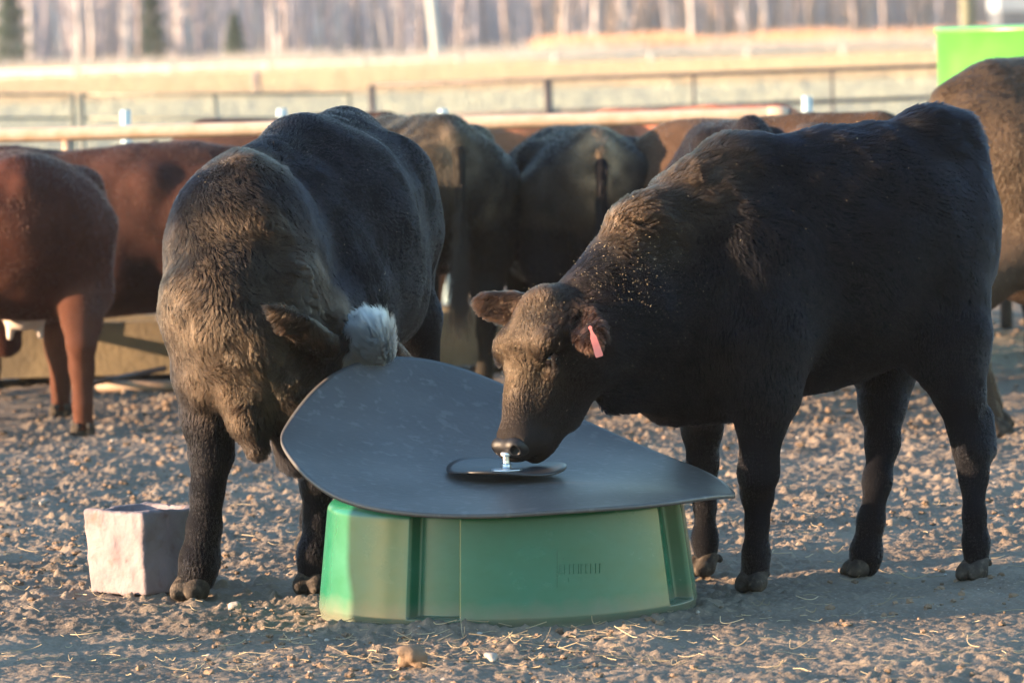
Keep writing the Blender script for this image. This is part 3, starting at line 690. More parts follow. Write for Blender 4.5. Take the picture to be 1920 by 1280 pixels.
# ================================================================== CATTLE BEHIND
BK = (.022, .019, .020)
def herd_cow(px, py_top, Yr, heading, s, c, label, seed, fur=0, dusty=None, hl=.012, headdown=True, width=1., zs=1., tail=True, legsplay=0., hindback=0., deep=0., udder=False, thead=None, c2=None, coat_r=.0011, facec=None, ref='rump'):
    """generic beast. px = column of the reference point (rump, back or withers), Yr its distance, heading in degrees (0 = away, 90 = left, -90 = right, 180 = towards the camera)"""
    a = R(heading); fw = np.array([-math.sin(a), math.cos(a), 0]); lt = np.array([-fw[1], fw[0], 0]); up = np.array([0, 0, 1.])
    q = at(px, py_top, Yr); refx = {'rump': -.72, 'mid': -.1, 'withers': .32}[ref]; ztop = {'rump': 1.15, 'mid': 1.13, 'withers': 1.16}[ref]
    zz_, ru = {'rump': (1.065, .075), 'mid': (1.05, .083), 'withers': (1.02, .115)}[ref]; sz = min((q[2] - ru * s) / zz_, (q[2] - .295 * s) / .82) * zs; o = np.array([q[0], Yr, 0]) - fw * refx * s
    W = lambda x, y, z: o + fw * x * s + lt * y * s * width + up * z * sz
    b = Body(); u = s; rr = np.random.RandomState(seed); back = -fw * .9 - up * .35
    b.cone(W(-.5, 0, .84), .275 * u, W(.22, 0, .80), .30 * u, .1, lat=lt, ls=.88 * width, flow=back)
    if deep: b.cone(W(-.45, 0, .84 - deep), .26 * u, W(.2, 0, .80 - deep), .28 * u, .1, lat=lt, ls=.9 * width, flow=back)
    b.cone(W(-.62, 0, .92), .20 * u, W(-.3, 0, .90), .24 * u, .1, lat=lt, ls=1.0 * width, flow=back)
    b.cone(W(.22, 0, .82), .29 * u, W(.42, 0, .80), .24 * u, .1, lat=lt, ls=.78 * width, flow=back)
    b.cone(W(.30, 0, 1.02), .115 * u, W(-.1, 0, 1.04), .085 * u, .08, flow=back)
    b.cone(W(-.1, 0, 1.04), .085 * u, W(-.62, 0, 1.07), .075 * u, .08, flow=back)
    b.cone(W(-.62, 0, 1.08), .07 * u, W(-.75, 0, 1.06), .045 * u, .05, flow=back)
    for l in (-1, 1):
        b.ell(W(-.38, l * .19, 1.04), (.07 * u,) * 3, None, .07, flow=back)
        b.ell(W(-.72, l * .11, .98), (.055 * u,) * 3, None, .07, flow=back)
        b.cone(W(-.60, l * .14, .86), .165 * u, W(-.55, l * .165, .60), .115 * u, .07, flow=-up)
        b.cone(W(-.2, l * .12, .68), .16 * u, W(.2, l * .1, .64), .15 * u, .08, flow=back)
        st = (.07 if l > 0 else -.07) * (1 if seed % 2 else -1) + legsplay * l
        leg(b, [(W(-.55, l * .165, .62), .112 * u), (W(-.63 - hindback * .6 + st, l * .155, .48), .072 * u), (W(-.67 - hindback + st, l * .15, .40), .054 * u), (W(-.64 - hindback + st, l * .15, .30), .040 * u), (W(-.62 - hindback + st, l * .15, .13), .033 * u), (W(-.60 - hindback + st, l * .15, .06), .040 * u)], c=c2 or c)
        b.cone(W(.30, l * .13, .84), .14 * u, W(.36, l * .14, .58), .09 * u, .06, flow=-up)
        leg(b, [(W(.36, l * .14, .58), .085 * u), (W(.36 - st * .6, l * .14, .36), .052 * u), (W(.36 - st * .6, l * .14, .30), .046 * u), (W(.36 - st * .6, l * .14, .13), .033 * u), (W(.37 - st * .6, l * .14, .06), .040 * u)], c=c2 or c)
    if headdown:
        b.cone(W(.36, 0, .90), .20 * u, W(.72, 0, .66), .13 * u, .08, lat=lt, ls=.7, flow=-fw); O = W(.84, 0, .72); A = fw * .45 - up * .9; Nf = fw * .9 + up * .45
    else:
        b.cone(W(.36, 0, .94), .20 * u, W(.72, 0, 1.12), .12 * u, .08, lat=lt, ls=.7, flow=-fw); O = W(.84, 0, 1.24); A = fw * .85 - up * .5; Nf = fw * .5 + up * .85
    P, ax = head(b, O, A, Nf, lt, u * .95, c=c)
    for l in (-1, 1): ear(b, P(l * .07, .03, -.03), P(l * .2, .05, -.06), Nf, u, c=c, hl=.02)
    V, Qd = b.mesh(.016, .007, seed)
    V = smooth(V, Qd, 1)
    fl, H, C = b.attrs(V, back, hl, c)
    C = C * (1 + .25 * vnoise3(V, 5, seed)[:, None])
    if dusty is not None:
        g = np.clip(vnoise3(V, 6, seed + 2) * .8 + vnoise3(V, 16, seed + 3) * .6, 0, 1)[:, None] * dusty[3]; C = C * (1 - g) + np.array(dusty[:3]) * g
    if thead is not None:
        g = np.exp(-(((V - W(-.74, 0, 1.02)) / np.array([.09, .2, .14])) ** 2).sum(1))[:, None] * (.6 + .5 * vnoise3(V, 20, 4)[:, None]); g = np.clip(g * 1.6, 0, 1); C = C * (1 - g) + np.array(thead) * g
    rt = root('cow', (o[0], o[1], 0), label, 'cow', 'cattle at the feed bunk')
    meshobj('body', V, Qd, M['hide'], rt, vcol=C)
    for l in (-1, 1):
        st = (.07 if l > 0 else -.07) * (1 if seed % 2 else -1) + legsplay * l
        hoof(W(-.60 - hindback + st, l * .15, 0), fw, rt, u); hoof(W(.37 - st * .6, l * .14, 0), fw, rt, u)
        eyeball(P, l, rt, u * .95)
    if udder:
        ub = Body(); ub.ell(W(-.40, 0, .52), (.085 * u, .085 * u, .07 * u), None, .03)
        for l in (-1, 1): ub.cone(W(-.40, l * .04, .50), .022, W(-.40, l * .045, .41), .012, .02)
        Vu, Qu = ub.mesh(.008, .002); meshobj('udder', Vu, Qu, M['udder'], rt)
    if tail:
        mb = MB(); T = [W(-.745, 0, 1.06), W(-.80, .005, 1.0), W(-.815, .01, .85), W(-.80, .01, .65), W(-.79, .015, .48)]
        mb.tube(T, [.035 * u, .03 * u, .024 * u, .02 * u, .018 * u], 10)
        tb = meshobj('tail', mb.v, mb.f, M['hide'], rt, vcol=np.array(c) * 1.1)
        n = 1500; rs = np.random.RandomState(seed); tt = rs.rand(n) ** .8 * 3.99; i0 = tt.astype(int); fr = (tt - i0)[:, None]; TT = np.array(T)
        p0 = TT[i0] * (1 - fr) + TT[i0 + 1] * fr + rs.randn(n, 3) * .012; d = rs.randn(n, 3) * .18; d[:, 2] = -1; LL = (.03 + .2 * (tt / 4) ** 3)[:, None]
        pts = np.stack([p0 + d * LL * k / 3 * np.array([1 - .1 * k, 1 - .1 * k, 1]) for k in range(4)], 1)
        curves('tail_switch', pts, np.full((n, 4), .0016) * np.linspace(1, .4, 4), np.tile(np.array(c) * 1.3, (n, 1)), rt, M['fur'])
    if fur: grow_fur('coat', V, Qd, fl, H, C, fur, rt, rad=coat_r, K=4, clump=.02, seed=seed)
    return rt, W
M['udder'] = noise_mat('pale_udder', (.45, .38, .34), (.60, .53, .48), 12, .7)
BRN = (.050, .019, .014)
# left: two brown beasts
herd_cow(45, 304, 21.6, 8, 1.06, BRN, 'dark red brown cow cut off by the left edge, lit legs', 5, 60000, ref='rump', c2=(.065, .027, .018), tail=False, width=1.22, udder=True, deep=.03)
herd_cow(478, 272, 23.9, 82, 1.16, (.036, .016, .013), 'dark red brown cow standing behind the black bull, rump hidden', 6, 60000, ref='rump', tail=False, deep=.05)
# rumps in the middle
herd_cow(850, 226, 22.6, 16, 1.0, (.018, .016, .014), 'dusty black cow seen from behind, pale dirty tail, left of the rounder rump', 8, 70000, dusty=(.10, .082, .06, .75), thead=(.13, .10, .07), hl=.014)
herd_cow(1122, 252, 22.7, 9, .98, (.007, .007, .009), 'round black cow rump with a straw covered tail head, between the two foreground cattle', 9, 70000, dusty=(.075, .06, .045, .5), thead=(.30, .20, .12), width=1.16, hl=.014)
# beyond the bunk
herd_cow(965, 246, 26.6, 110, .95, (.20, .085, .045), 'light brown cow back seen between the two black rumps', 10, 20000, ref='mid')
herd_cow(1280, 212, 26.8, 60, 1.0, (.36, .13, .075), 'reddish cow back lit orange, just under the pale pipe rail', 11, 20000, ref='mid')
herd_cow(390, 230, 27.4, 75, .95, (.045, .025, .02), 'dark brown cow partly hidden by the pale pipe rail on the left', 12, 20000, ref='withers', headdown=True)
herd_cow(1415, 228, 21.4, 12, .72, (.012, .011, .014), 'small black calf rump in front of the dark brown cow back', 13, 30000, ref='rump')
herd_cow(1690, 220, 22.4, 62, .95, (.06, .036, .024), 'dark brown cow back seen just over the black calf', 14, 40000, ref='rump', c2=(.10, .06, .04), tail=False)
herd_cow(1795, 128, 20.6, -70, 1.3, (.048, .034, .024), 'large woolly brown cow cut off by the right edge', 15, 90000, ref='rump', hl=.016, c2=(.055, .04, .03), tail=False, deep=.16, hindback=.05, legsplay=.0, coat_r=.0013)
herd_cow(1985, 190, 23.4, -20, 1.15, (.04, .026, .02), 'dark brown cow rump glimpsed past the legs of the woolly brown cow', 17, 20000, ref='rump', deep=.12)
# unseen beast added left of the frame to throw shade across the tub
herd_cow(-2150, 250, 13.72, 98, 1.0, (.02, .018, .018), 'unseen black cow added outside the left edge to shade the tub', 16, 0, ref='mid', headdown=True, deep=.26)

# ================================================================== BLACK CALF (right)
def build_calf():
    b = Body(); c = (.0045, .005, .0075); S = 700.
    fw = nrm([-1, -.22, 0]); lt = nrm([.22, -1, 0]); up = np.array([0, 0, 1.]); back = -fw * .8 - up * .55
    r = lambda px: px / S
    T = lambda px, py, Y: at(px, py, Y)
    # trunk
    b.cone(T(1400, 505, 15.42), r(212), T(1560, 484, 15.52), r(214), .1, lat=lt, ls=.82, flow=back)
    b.cone(T(1560, 484, 15.52), r(214), T(1680, 440, 15.60), r(190), .1, lat=lt, ls=.86, flow=back)
    b.cone(T(1680, 420, 15.60), r(172), T(1738, 390, 15.66), r(122), .1, lat=lt, ls=.95, flow=back)
    b.cone(T(1395, 350, 15.42), r(72), T(1560, 322, 15.52), r(52), .08, flow=-fw, hl=.028)      # withers and loin
    b.cone(T(1560, 322, 15.52), r(52), T(1740, 272, 15.62), r(48), .08, flow=-fw, hl=.024)
    b.cone(T(1725, 272, 15.62), r(54), T(1775, 258, 15.66), r(40), .06, flow=-fw, hl=.03)       # tail head
    b.cone(T(1780, 300, 15.68), r(52), T(1800, 440, 15.68), r(46), .06, flow=-up)
    b.cone(T(1490, 640, 15.5), r(90), T(1630, 575, 15.56), r(72), .1, lat=lt, ls=1.2, flow=back)
    b.cone(T(1345, 560, 15.35), r(175), T(1320, 650, 15.32), r(130), .1, lat=lt, ls=.8, flow=-up)
    b.cone(T(1320, 680, 15.32), r(110), T(1255, 735, 15.26), r(52), .07, lat=lt, ls=.6, flow=-up, hl=.03)  # brisket
    b.ell(T(1430, 560, 15.245), (r(110), .10, r(150)), [fw, lt, up], .09, flow=-up)              # shoulder blade
    # neck
    b.cone(T(1330, 505, 15.36), r(150), T(1180, 590, 15.18), r(106), .09, lat=lt, ls=.66, flow=back, hl=.024)
    b.cone(T(1180, 585, 15.18), r(110), T(1100, 640, 15.08), r(86), .07, flow=back, hl=.022)
    b.cone(T(1370, 350, 15.40), r(58), T(1215, 432, 15.22), r(50), .1, flow=-fw - up * .2, hl=.03, c=(.03, .02, .015))    # crest
    b.cone(T(1215, 432, 15.22), r(46), T(1095, 560, 15.10), r(42), .07, flow=-fw, hl=.026)
    b.cone(T(1240, 690, 15.25), r(70), T(1150, 745, 15.12), r(34), .06, lat=lt, ls=.55, flow=back)     # dewlap
    # near hind leg
    Yh = gnd(1832, 1078)[1]; 
    b.cone(T(1752, 480, 15.52), r(100), T(1775, 620, 15.46), r(82), .08, lat=lt, ls=.62, flow=-up)
    b.cone(T(1745, 590, 15.50), r(80), T(1775, 680, 15.45), r(56), .06, lat=lt, ls=.7, flow=-up)
    leg(b, [(T(1785, 640, 15.46), r(72)), (T(1800, 740, 15.44), r(45)), (T(1812, 800, 15.43), r(33)), (T(1822, 845, 15.42), r(33)), (T(1824, 890, 15.42), r(25)), (T(1827, 965, Yh), r(19)), (T(1829, 1015, Yh), r(25)), (T(1830, 1052, Yh), r(26))])
    b.cone(T(1845, 780, 15.46), r(16), T(1848, 840, 15.45), r(18), .04, flow=-up)
    # far hind leg
    Y2 = gnd(1622, 1080)[1] + .12
    b.cone(T(1690, 540, 15.78), r(90), T(1660, 680, 15.74), r(62), .07, flow=-up)
    leg(b, [(T(1660, 680, 15.74), r(60)), (T(1655, 760, 15.70), r(42)), (T(1655, 830, 15.66), r(32)), (T(1645, 900, 15.60), r(25)), (T(1634, 975, Y2), r(21)), (T(1624, 1035, Y2), r(26)), (T(1622, 1058, Y2), r(25))])
    # near front leg
    Y3 = gnd(1415, 1100)[1] + .02
    b.cone(T(1425, 640, 15.22), r(100), T(1432, 735, 15.20), r(66), .07, flow=-up)
    leg(b, [(T(1432, 725, 15.2), r(64)), (T(1427, 795, 15.2), r(44)), (T(1424, 845, 15.2), r(35)), (T(1422, 885, 15.2), r(36)), (T(1421, 925, Y3), r(26)), (T(1419, 985, Y3), r(19)), (T(1417, 1035, Y3), r(25)), (T(1416, 1070, Y3), r(27))])
    # far front leg
    Y4 = gnd(1325, 1078)[1] + .12
    b.cone(T(1345, 640, 15.52), r(85), T(1330, 730, 15.54), r(60), .06, flow=-up)
    leg(b, [(T(1328, 720, 15.54), r(52)), (T(1316, 800, Y4), r(35)), (T(1317, 870, Y4), r(29)), (T(1322, 945, Y4), r(20)), (T(1322, 1010, Y4), r(23)), (T(1324, 1050, Y4), r(23))])
    # head
    L = nrm([.62, -.785, 0]); O = T(1022, 566, 15.06); tip = T(950, 852, 14.93); A = nrm(tip - O); sH = np.linalg.norm(tip - O) / .462
    Nf = nrm(np.cross(L, A)); Nf = Nf if Nf[0] < 0 else -Nf
    P, ax = head(b, O, A, Nf, L, sH, hl=.010, c=(.020, .016, .015), wd=1.12, dp=1.35)
    b.cone(P(.0, .10, -.08), .10, P(.0, .26, -.11), .07, .05, lat=L, ls=.85, flow=back)
    ear(b, P(.075, .015, -.04), T(1118, 640, 14.86), np.array([-.3, -.9, .2]), 1.0, c=(.03, .018, .014), w=.052)
    ear(b, P(-.07, .02, -.03), T(900, 565, 15.16), np.array([-.3, -.9, -.1]), 1.0, c=(.03, .02, .015), w=.044, hl=.02)
    V, Q = b.mesh(.0075, .005, 41); V = smooth(V, Q, 1)
    fl, H, C = b.attrs(V, back, .021, c)
    o = np.array([T(1560, 500, 15.5)[0], 15.5, 0])
    rt = root('calf', o, 'black woolly calf licking the bolt on the rubber mat, pink ear tag', 'calf')
    meshobj('body', V, Q, M['hide'], rt, vcol=C * .8)
    for (px, py, Yy, d) in ((1832, 1080, Yh, (-.6, -.8)), (1622, 1080, Y2, (-.9, -.35)), (1417, 1105, Y3, (-.5, -.85)), (1325, 1080, Y4, (-.7, -.7))):
        g = at(px, py, Yy); hoof((g[0], Yy, 0), d, rt, .95)
    eyeball(P, 1, rt, sH); eyeball(P, -1, rt, sH)
    # eyelashes
    rs = np.random.RandomState(2); n = 260; 
    for l in (1, -1):
        t_ = rs.rand(n); c0 = np.array([P(l * (.102 + .004 * math.sin(3 * q)), .155 + .04 * q, .024 - .03 * abs(q - .4)) for q in t_])
        d = L * l * .8 + A * .5 + rs.randn(n, 3) * .2; pts = np.stack([c0 + d * .016 * k / 3 for k in range(4)], 1)
        curves('eyelashes', pts, np.full((n, 4), .0008), np.tile((.01, .008, .008), (n, 1)), rt, M['fur'])
    paint = [dict(c=T(1375, 300, 15.4), r=.13, len=.042, lift=.8, dens=1.8, curl=.4), dict(c=T(1290, 360, 15.3), r=.14, len=.042, lift=.7, dens=2.0, curl=.5, col=(.035, .024, .017)),
             dict(c=T(1200, 440, 15.2), r=.12, len=.038, lift=.65, dens=2.0, curl=.5, col=(.038, .026, .018)), dict(c=T(1120, 520, 15.12), r=.09, len=.028, lift=.4, dens=1.3, curl=.5),
             dict(c=T(1770, 225, 15.62), r=.14, len=.055, lift=1.0, dens=2, curl=.4), dict(c=T(1560, 275, 15.52), r=.16, len=.032, lift=.7, dens=1.3, curl=.4), dict(c=P(0, .02, .02), r=.07, len=.022, lift=.5, curl=.8, dens=1.5, col=(.045, .03, .022)),
             dict(c=P(0, .2, .03), r=.1, curl=1.1, dens=1.8, len=.017, lift=.35, col=(.06, .042, .028)),  # face hair browned so that it looks more sunlit
             dict(c=P(.1, .176, .0), r=.034, len=.003, lift=.05, col=(.006, .005, .005)), dict(c=P(.095, .135, .03), r=.03, len=.02, lift=.5, dens=2, col=(.04, .028, .02)), dict(c=P(.03, .1, .04), r=.08, curl=1., dens=1.5, col=(.035, .025, .018)),
             dict(c=T(1100, 610, 14.9), r=.09, dens=3, len=.04, lift=.8, col=(.04, .021, .015), curl=1.), dict(c=T(930, 585, 15.12), r=.07, dens=3, len=.026, lift=.6, col=(.045, .028, .02))]
    grow_fur('coat', V, Q, fl, H, C, 360000, rt, paint, rad=.00058, K=5, clump=.011, seed=21, lift=.34, wav=.4)
    nose(P, ax, rt, sH)
    # ear tag
    a0 = T(1106, 612, 14.80); mb = MB()
    e0 = nrm(T(1124, 668, 14.80) - a0); sd = nrm(np.cross(e0, [0, 1, 0])); pth = []
    prof = [(0, .003), (.018, .004), (.03, .0085), (.078, .0105), (.083, .009)]
    V2 = []; 
    for s_, hw in prof:
        for q, z in ((-1, -1), (1, -1), (1, 1), (-1, 1)): V2.append(a0 + e0 * s_ + sd * q * hw + np.array([0, 1, 0]) * z * .0015)
    F2 = [[0, 1, 2, 3], [16, 19, 18, 17]]
    for i in range(4):
        for k in range(4): F2.append([i * 4 + k, i * 4 + (k + 1) % 4, i * 4 + 4 + (k + 1) % 4, i * 4 + 4 + k])
    mb.add(V2, F2); tg = mb.build('ear_tag', M['tag'], rt)
    mb = MB(); mb.tube([a0 + e0 * .004 + [0, -.004, 0], a0 + e0 * .004 + [0, .01, 0]], .005, 10)
    tg['_o'] = rt['_o']; mb.build('stud', M['tag'], tg)
    # straw flecks caught in the coat
    flecks(V, Q, rt, [(T(1200, 500, 15.1), .13, 260), (T(1150, 520, 15.05), .10, 160), (T(1400, 420, 15.2), .28, 50), (P(0, .12, .05), .10, 160), (T(1760, 250, 15.6), .06, 18), (T(1560, 350, 15.3), .3, 30)], 3)
    mb = MB(); q = T(1344, 300, 15.32); mb.tube([q, q + [.006, 0, -.012], q + [.003, 0, -.03]], [.003, .005, .003], 6); mb.build('straw_wisp', M['pebble'], rt)
    return rt
def flecks(V, Q, rt, spots, seed):
    rs = np.random.RandomState(seed); Vs = []; Fs = []; n_ = vnormals(V, Q); cv = CAMP - V; face = (n_ * cv).sum(1) > 0
    for c, r, n in spots:
        d2 = ((V - c) ** 2).sum(1); w_ = np.exp(-d2 / r ** 2) * face; w_ /= w_.sum()
        for i in rs.choice(len(V), n, p=w_):
            p = V[i] + n_[i] * (.008 + .012 * rs.rand()) + rs.randn(3) * .003; d = nrm(rs.randn(3)); e = nrm(np.cross(d, rs.randn(3))); l = .001 + .003 * rs.rand() ** 3; w2 = .0008
            k = len(Vs); Vs += [p - d * l, p + e * w2, p + d * l, p - e * w2, p + np.cross(d, e) * w2]; Fs += [[k, k + 1, k + 4], [k + 1, k + 2, k + 4], [k + 2, k + 3, k + 4], [k + 3, k, k + 4], [k + 3, k + 2, k + 1, k]]
    o = meshobj('chaff', Vs, Fs, M['chaff'], rt, False); o['kind'] = 'stuff'; return o
M['tag'] = noise_mat('pink_tag_plastic', (.85, .22, .20), (.9, .28, .25), 30, .45)
M['chaff'] = noise_mat('chaff', (.30, .24, .15), (.45, .38, .26), 300, .7)
build_calf()

# ================================================================== BLACK BULL (left)
def build_bull():
    b = Body(); c = (.0045, .005, .0075); S = 680.
    r = lambda px: px / S
    T = lambda px, py, Y: at(px, py, Y)
    up = np.array([0, 0, 1.]); tail = T(665, 240, 16.65); wth = T(450, 330, 15.6); bk = nrm(tail - wth); bk2 = nrm([bk[0], bk[1], 0]); lt = np.array([bk2[1], -bk2[0], 0])   # towards viewer's right
    fb = bk2 * .7 - up * .7
    nk = nrm(np.array([.35, -.1, -1.]))
    # trunk
    b.cone(T(490, 505, 15.72), r(190), T(600, 455, 16.05), r(208), .1, lat=lt, ls=.84, flow=fb)
    b.cone(T(600, 455, 16.05), r(208), T(650, 440, 16.35), r(196), .1, lat=lt, ls=.92, flow=fb)
    b.cone(T(645, 400, 16.35), r(175), T(668, 370, 16.62), r(135), .1, lat=lt, ls=.95, flow=fb)
    b.cone(T(455, 345, 15.62), r(58), T(560, 285, 16.0), r(52), .08, flow=bk2, hl=.02)          # spine
    b.cone(T(560, 285, 16.0), r(52), T(650, 262, 16.45), r(54), .08, flow=bk2)
    b.cone(T(640, 255, 16.45), r(45), T(672, 250, 16.62), r(42), .05, flow=bk2, hl=.016)
    b.ell(T(590, 300, 16.25), (r(60), r(60), r(45)), None, .06, flow=fb)                              # hip (far side)
    b.ell(T(738, 330, 16.35), (r(70), r(80), r(70)), None, .07, flow=fb)                              # hip (near side)
    b.cone(T(700, 560, 16.15), r(105), T(620, 600, 15.8), r(110), .1, flow=fb)                         # belly
    b.cone(T(735, 480, 16.5), r(80), T(770, 600, 16.5), r(55), .07, flow=-up)                          # thigh
    leg(b, [(T(770, 590, 16.5), r(58)), (T(785, 700, 16.55), r(38)), (T(790, 790, 16.5), r(30)), (T(785, 900, 16.5), r(22)), (T(780, 985, 16.5), r(26)), (T(780, 1015, 16.5), r(26))])
    leg(b, [(T(600, 560, 16.7), r(90)), (T(590, 700, 16.75), r(45)), (T(595, 790, 16.75), r(30)), (T(590, 900, 16.75), r(22)), (T(590, 975, 16.75), r(26)), (T(590, 1000, 16.75), r(26))])
    # shoulders
    b.cone(T(408, 395, 15.62), r(60), T(396, 560, 15.48), r(76), .08, flow=-up, hl=.014)
    b.cone(T(560, 385, 15.74), r(62), T(625, 540, 15.78), r(88), .08, flow=-up)
    # chest and neck
    b.cone(T(462, 480, 15.55), r(140), T(440, 620, 15.42), r(108), .08, flow=nk, hl=.022)
    b.cone(T(420, 560, 15.42), r(98), T(480, 690, 15.38), r(66), .08, flow=nk, hl=.026)
    b.cone(T(455, 430, 15.55), r(105), T(505, 590, 15.48), r(84), .09, flow=nrm([.4, -.2, -1]), hl=.030)
    b.cone(T(505, 600, 15.46), r(86), T(605, 690, 15.50), r(66), .07, flow=nrm([.5, -.2, -1]), hl=.03)
    b.cone(T(500, 640, 15.40), r(96), T(558, 740, 15.40), r(64), .06, flow=nk, hl=.028)
    b.cone(T(556, 740, 15.40), r(64), T(560, 850, 15.42), r(38), .07, flow=nk, hl=.03)
    # crest of the neck
    b.cone(T(465, 345, 15.55), r(38), T(492, 440, 15.47), r(38), .07, flow=nrm([.5, -.3, -.8]), hl=.034, c=(.045, .028, .018))
    b.cone(T(492, 440, 15.47), r(38), T(540, 525, 15.42), r(40), .07, flow=nrm([.6, -.3, -.8]), hl=.038, c=(.05, .03, .018))
    b.cone(T(540, 525, 15.42), r(40), T(606, 600, 15.46), r(38), .07, flow=nrm([.6, -.3, -.8]), hl=.038, c=(.045, .028, .018))
    # dewlap and brisket folds
    b.cone(T(455, 690, 15.36), r(56), T(466, 785, 15.34), r(33), .05, flow=-up, hl=.028)
    b.cone(T(466, 780, 15.34), r(32), T(480, 838, 15.33), r(21), .03, flow=-up, hl=.022, c=(.012, .01, .01))
    b.cone(T(425, 640, 15.42), r(72), T(395, 710, 15.44), r(52), .07, flow=-up, hl=.022)
    # front legs
    Ya = gnd(365, 1112)[1]
    leg(b, [(T(375, 590, 15.46), r(78)), (T(385, 700, 15.48), r(58)), (T(394, 790, 15.5), r(46)), (T(398, 850, 15.5), r(38)), (T(388, 925, Ya), r(28)), (T(382, 990, Ya), r(28)), (T(373, 1050, Ya), r(35)), (T(368, 1078, Ya), r(34))], hl=.011)
    Yb = gnd(592, 1102)[1]
    b.cone(T(590, 600, 15.6), r(85), T(585, 760, 15.62), r(58), .06, flow=-up)
    leg(b, [(T(585, 750, 15.62), r(56)), (T(592, 850, 15.64), r(38)), (T(596, 900, Yb), r(30)), (T(597, 970, Yb), r(24)), (T(592, 1040, Yb), r(29)), (T(590, 1070, Yb), r(28))], hl=.011)
    # head, nose down under the mat
    L = nrm([-.62, -.78, .05]); O = T(686, 642, 15.44); A = nrm([-.16, .33, -.93]); Nf = nrm([.8, -.6, 0])
    P, ax = head(b, O, A, Nf, L, .98, hl=.022, c=(.02, .016, .015))
    b.cone(P(0, .1, -.1), .095, P(0, .26, -.12), .06, .06, lat=L, ls=.8, flow=nk, hl=.024)
    ear(b, T(606, 645, 15.30), T(512, 578, 15.19), np.array([-.35, -.9, -.1]), 1., c=(.03, .021, .016), w=.036, hl=.018)
    ear(b, P(-.09, .02, -.05), T(770, 690, 15.75), np.array([.3, .9, .1]), 1., c=(.03, .02, .016), w=.04, hl=.022)
    V, Q = b.mesh(.0075, .007, 51); V = smooth(V, Q, 1)
    fl, H, C = b.attrs(V, fb, .011, c)
    # wrinkle folds on the neck and a ribbed flank
    o = np.array([T(560, 500, 15.9)[0], 15.9, 0])
    rt = root('bull', o, 'large black bull with a white tufted poll, head down behind the rubber mat', 'bull')
    gw = (np.exp(-(((V - P(0, .07, .05)) ** 2).sum(1)) / .11 ** 2) > .5)[:, None]; C2 = np.where(gw, .9, C * .8)
    meshobj('body', V, Q, M['hide'], rt, vcol=C2)
    for (px, py, Yy, d, s_) in ((366, 1112, Ya, (-.45, -.9), 1.15), (590, 1102, Yb, (-.3, -.95), 1.1), (780, 1030, 16.5, (-.3, -.95), 1.1), (590, 1015, 16.75, (-.3, -.95), 1.1)):
        g = at(px, py, Yy); hoof((g[0], Yy, 0), d, rt, s_)
    eyeball(P, 1, rt, .98); eyeball(P, -1, rt, .98)
    W_ = (.96, .95, .93)
    paint = [dict(c=T(470, 330, 15.58), r=.09, len=.03, lift=.6, dens=1.4, curl=.7, col=(.04, .028, .02)),
             dict(c=T(495, 430, 15.36), r=.06, len=.045, lift=.9, dens=2.2, curl=1.1, col=(.055, .035, .022)),
             dict(c=T(540, 510, 15.30), r=.07, len=.05, lift=.9, dens=2.6, curl=1.2, col=(.06, .036, .022)),
             dict(c=T(595, 575, 15.34), r=.07, len=.05, lift=.9, dens=2.6, curl=1.2, col=(.05, .03, .02)),
             dict(c=T(450, 700, 15.3), r=.17, len=.032, lift=.25, dens=1.5, curl=.6, col=(.04, .028, .02)),
             dict(c=T(420, 540, 15.3), r=.22, len=.024, lift=.25, curl=.6, col=(.038, .027, .019)),  # brown on neck and chest makes up in colour for weak golden sunlight
             dict(c=T(530, 650, 15.3), r=.14, len=.04, lift=.3, dens=1.5, curl=.7, col=(.042, .03, .02)),
             dict(c=P(0, .09, .06), r=.12, len=.04, lift=.3, dens=3, curl=.35, col=W_, hard=1, flow=(.4, 0, .6)),
             dict(c=P(0, .0, .03), r=.09, len=.075, lift=.7, dens=2.0, curl=.5, col=W_, hard=1, flow=(-.25, -.2, 1)),
             dict(c=P(0, .2, .05), r=.11, len=.02, dens=1.4, col=W_, hard=1),
             dict(c=T(550, 605, 15.25), r=.05, len=.026, dens=2, lift=.4, col=(.03, .021, .016))]
    grow_fur('coat', V, Q, fl, H, C, 360000, rt, paint, rad=.00058, K=5, clump=.011, seed=33, lift=.22, wav=.45)
    flecks(V, Q, rt, [(T(680, 420, 15.8), .25, 40), (T(430, 330, 15.5), .1, 12), (T(600, 560, 15.1), .1, 20)], 5)
build_bull()

# ================================================================== MINERAL FEEDER
TC = at(953, 1137, 14.92); TX, TY = TC[0], 14.92; TH = .298
mesh_ang = [(-23, 8.0), (67, 9.0), (157, 8), (247, 8)]      # notches, degrees right of the camera direction
def tub_r(th, z):
    """th measured from the camera direction towards the right"""
    base = .500 - .035 * (z / TH) ** 1.0
    base -= .006 * max(0, 1 - z / .02) ** 2
    if z > TH - .03: t_ = (z - (TH - .03)) / .03; base -= .022 * t_ ** 2.5
    d = math.degrees(th); k = 0
    for c_, hw in mesh_ang:
        e = (d - c_ + 180) % 360 - 180; k = max(k, min(1, max(0, (hw - abs(e)) / 1.1 + .5)))
    zz = min(1, max(0, (z - .016) / .006)); k = k * k * (3 - 2 * k)
    return base - .046 * k * zz
nth = 960; zs = [-.01, 0, .003, .006, .010, .014, .016, .018, .020, .022, .024, .03] + list(np.linspace(.045, TH - .035, 14)) + list(np.linspace(TH - .03, TH, 9))
V = []; th = np.arange(nth) * 2 * math.pi / nth
for z in zs:
    for a_ in th: r_ = tub_r(a_, max(z, 0)); V.append((TX + r_ * math.sin(a_), TY - r_ * math.cos(a_), z))
for rr_ in (.40, .38): 
    for a_ in th: V.append((TX + rr_ * math.sin(a_), TY - rr_ * math.cos(a_), TH if rr_ == .40 else TH - .2))
V.append((TX, TY, TH - .2)); nz = len(zs) + 2; Fq = []
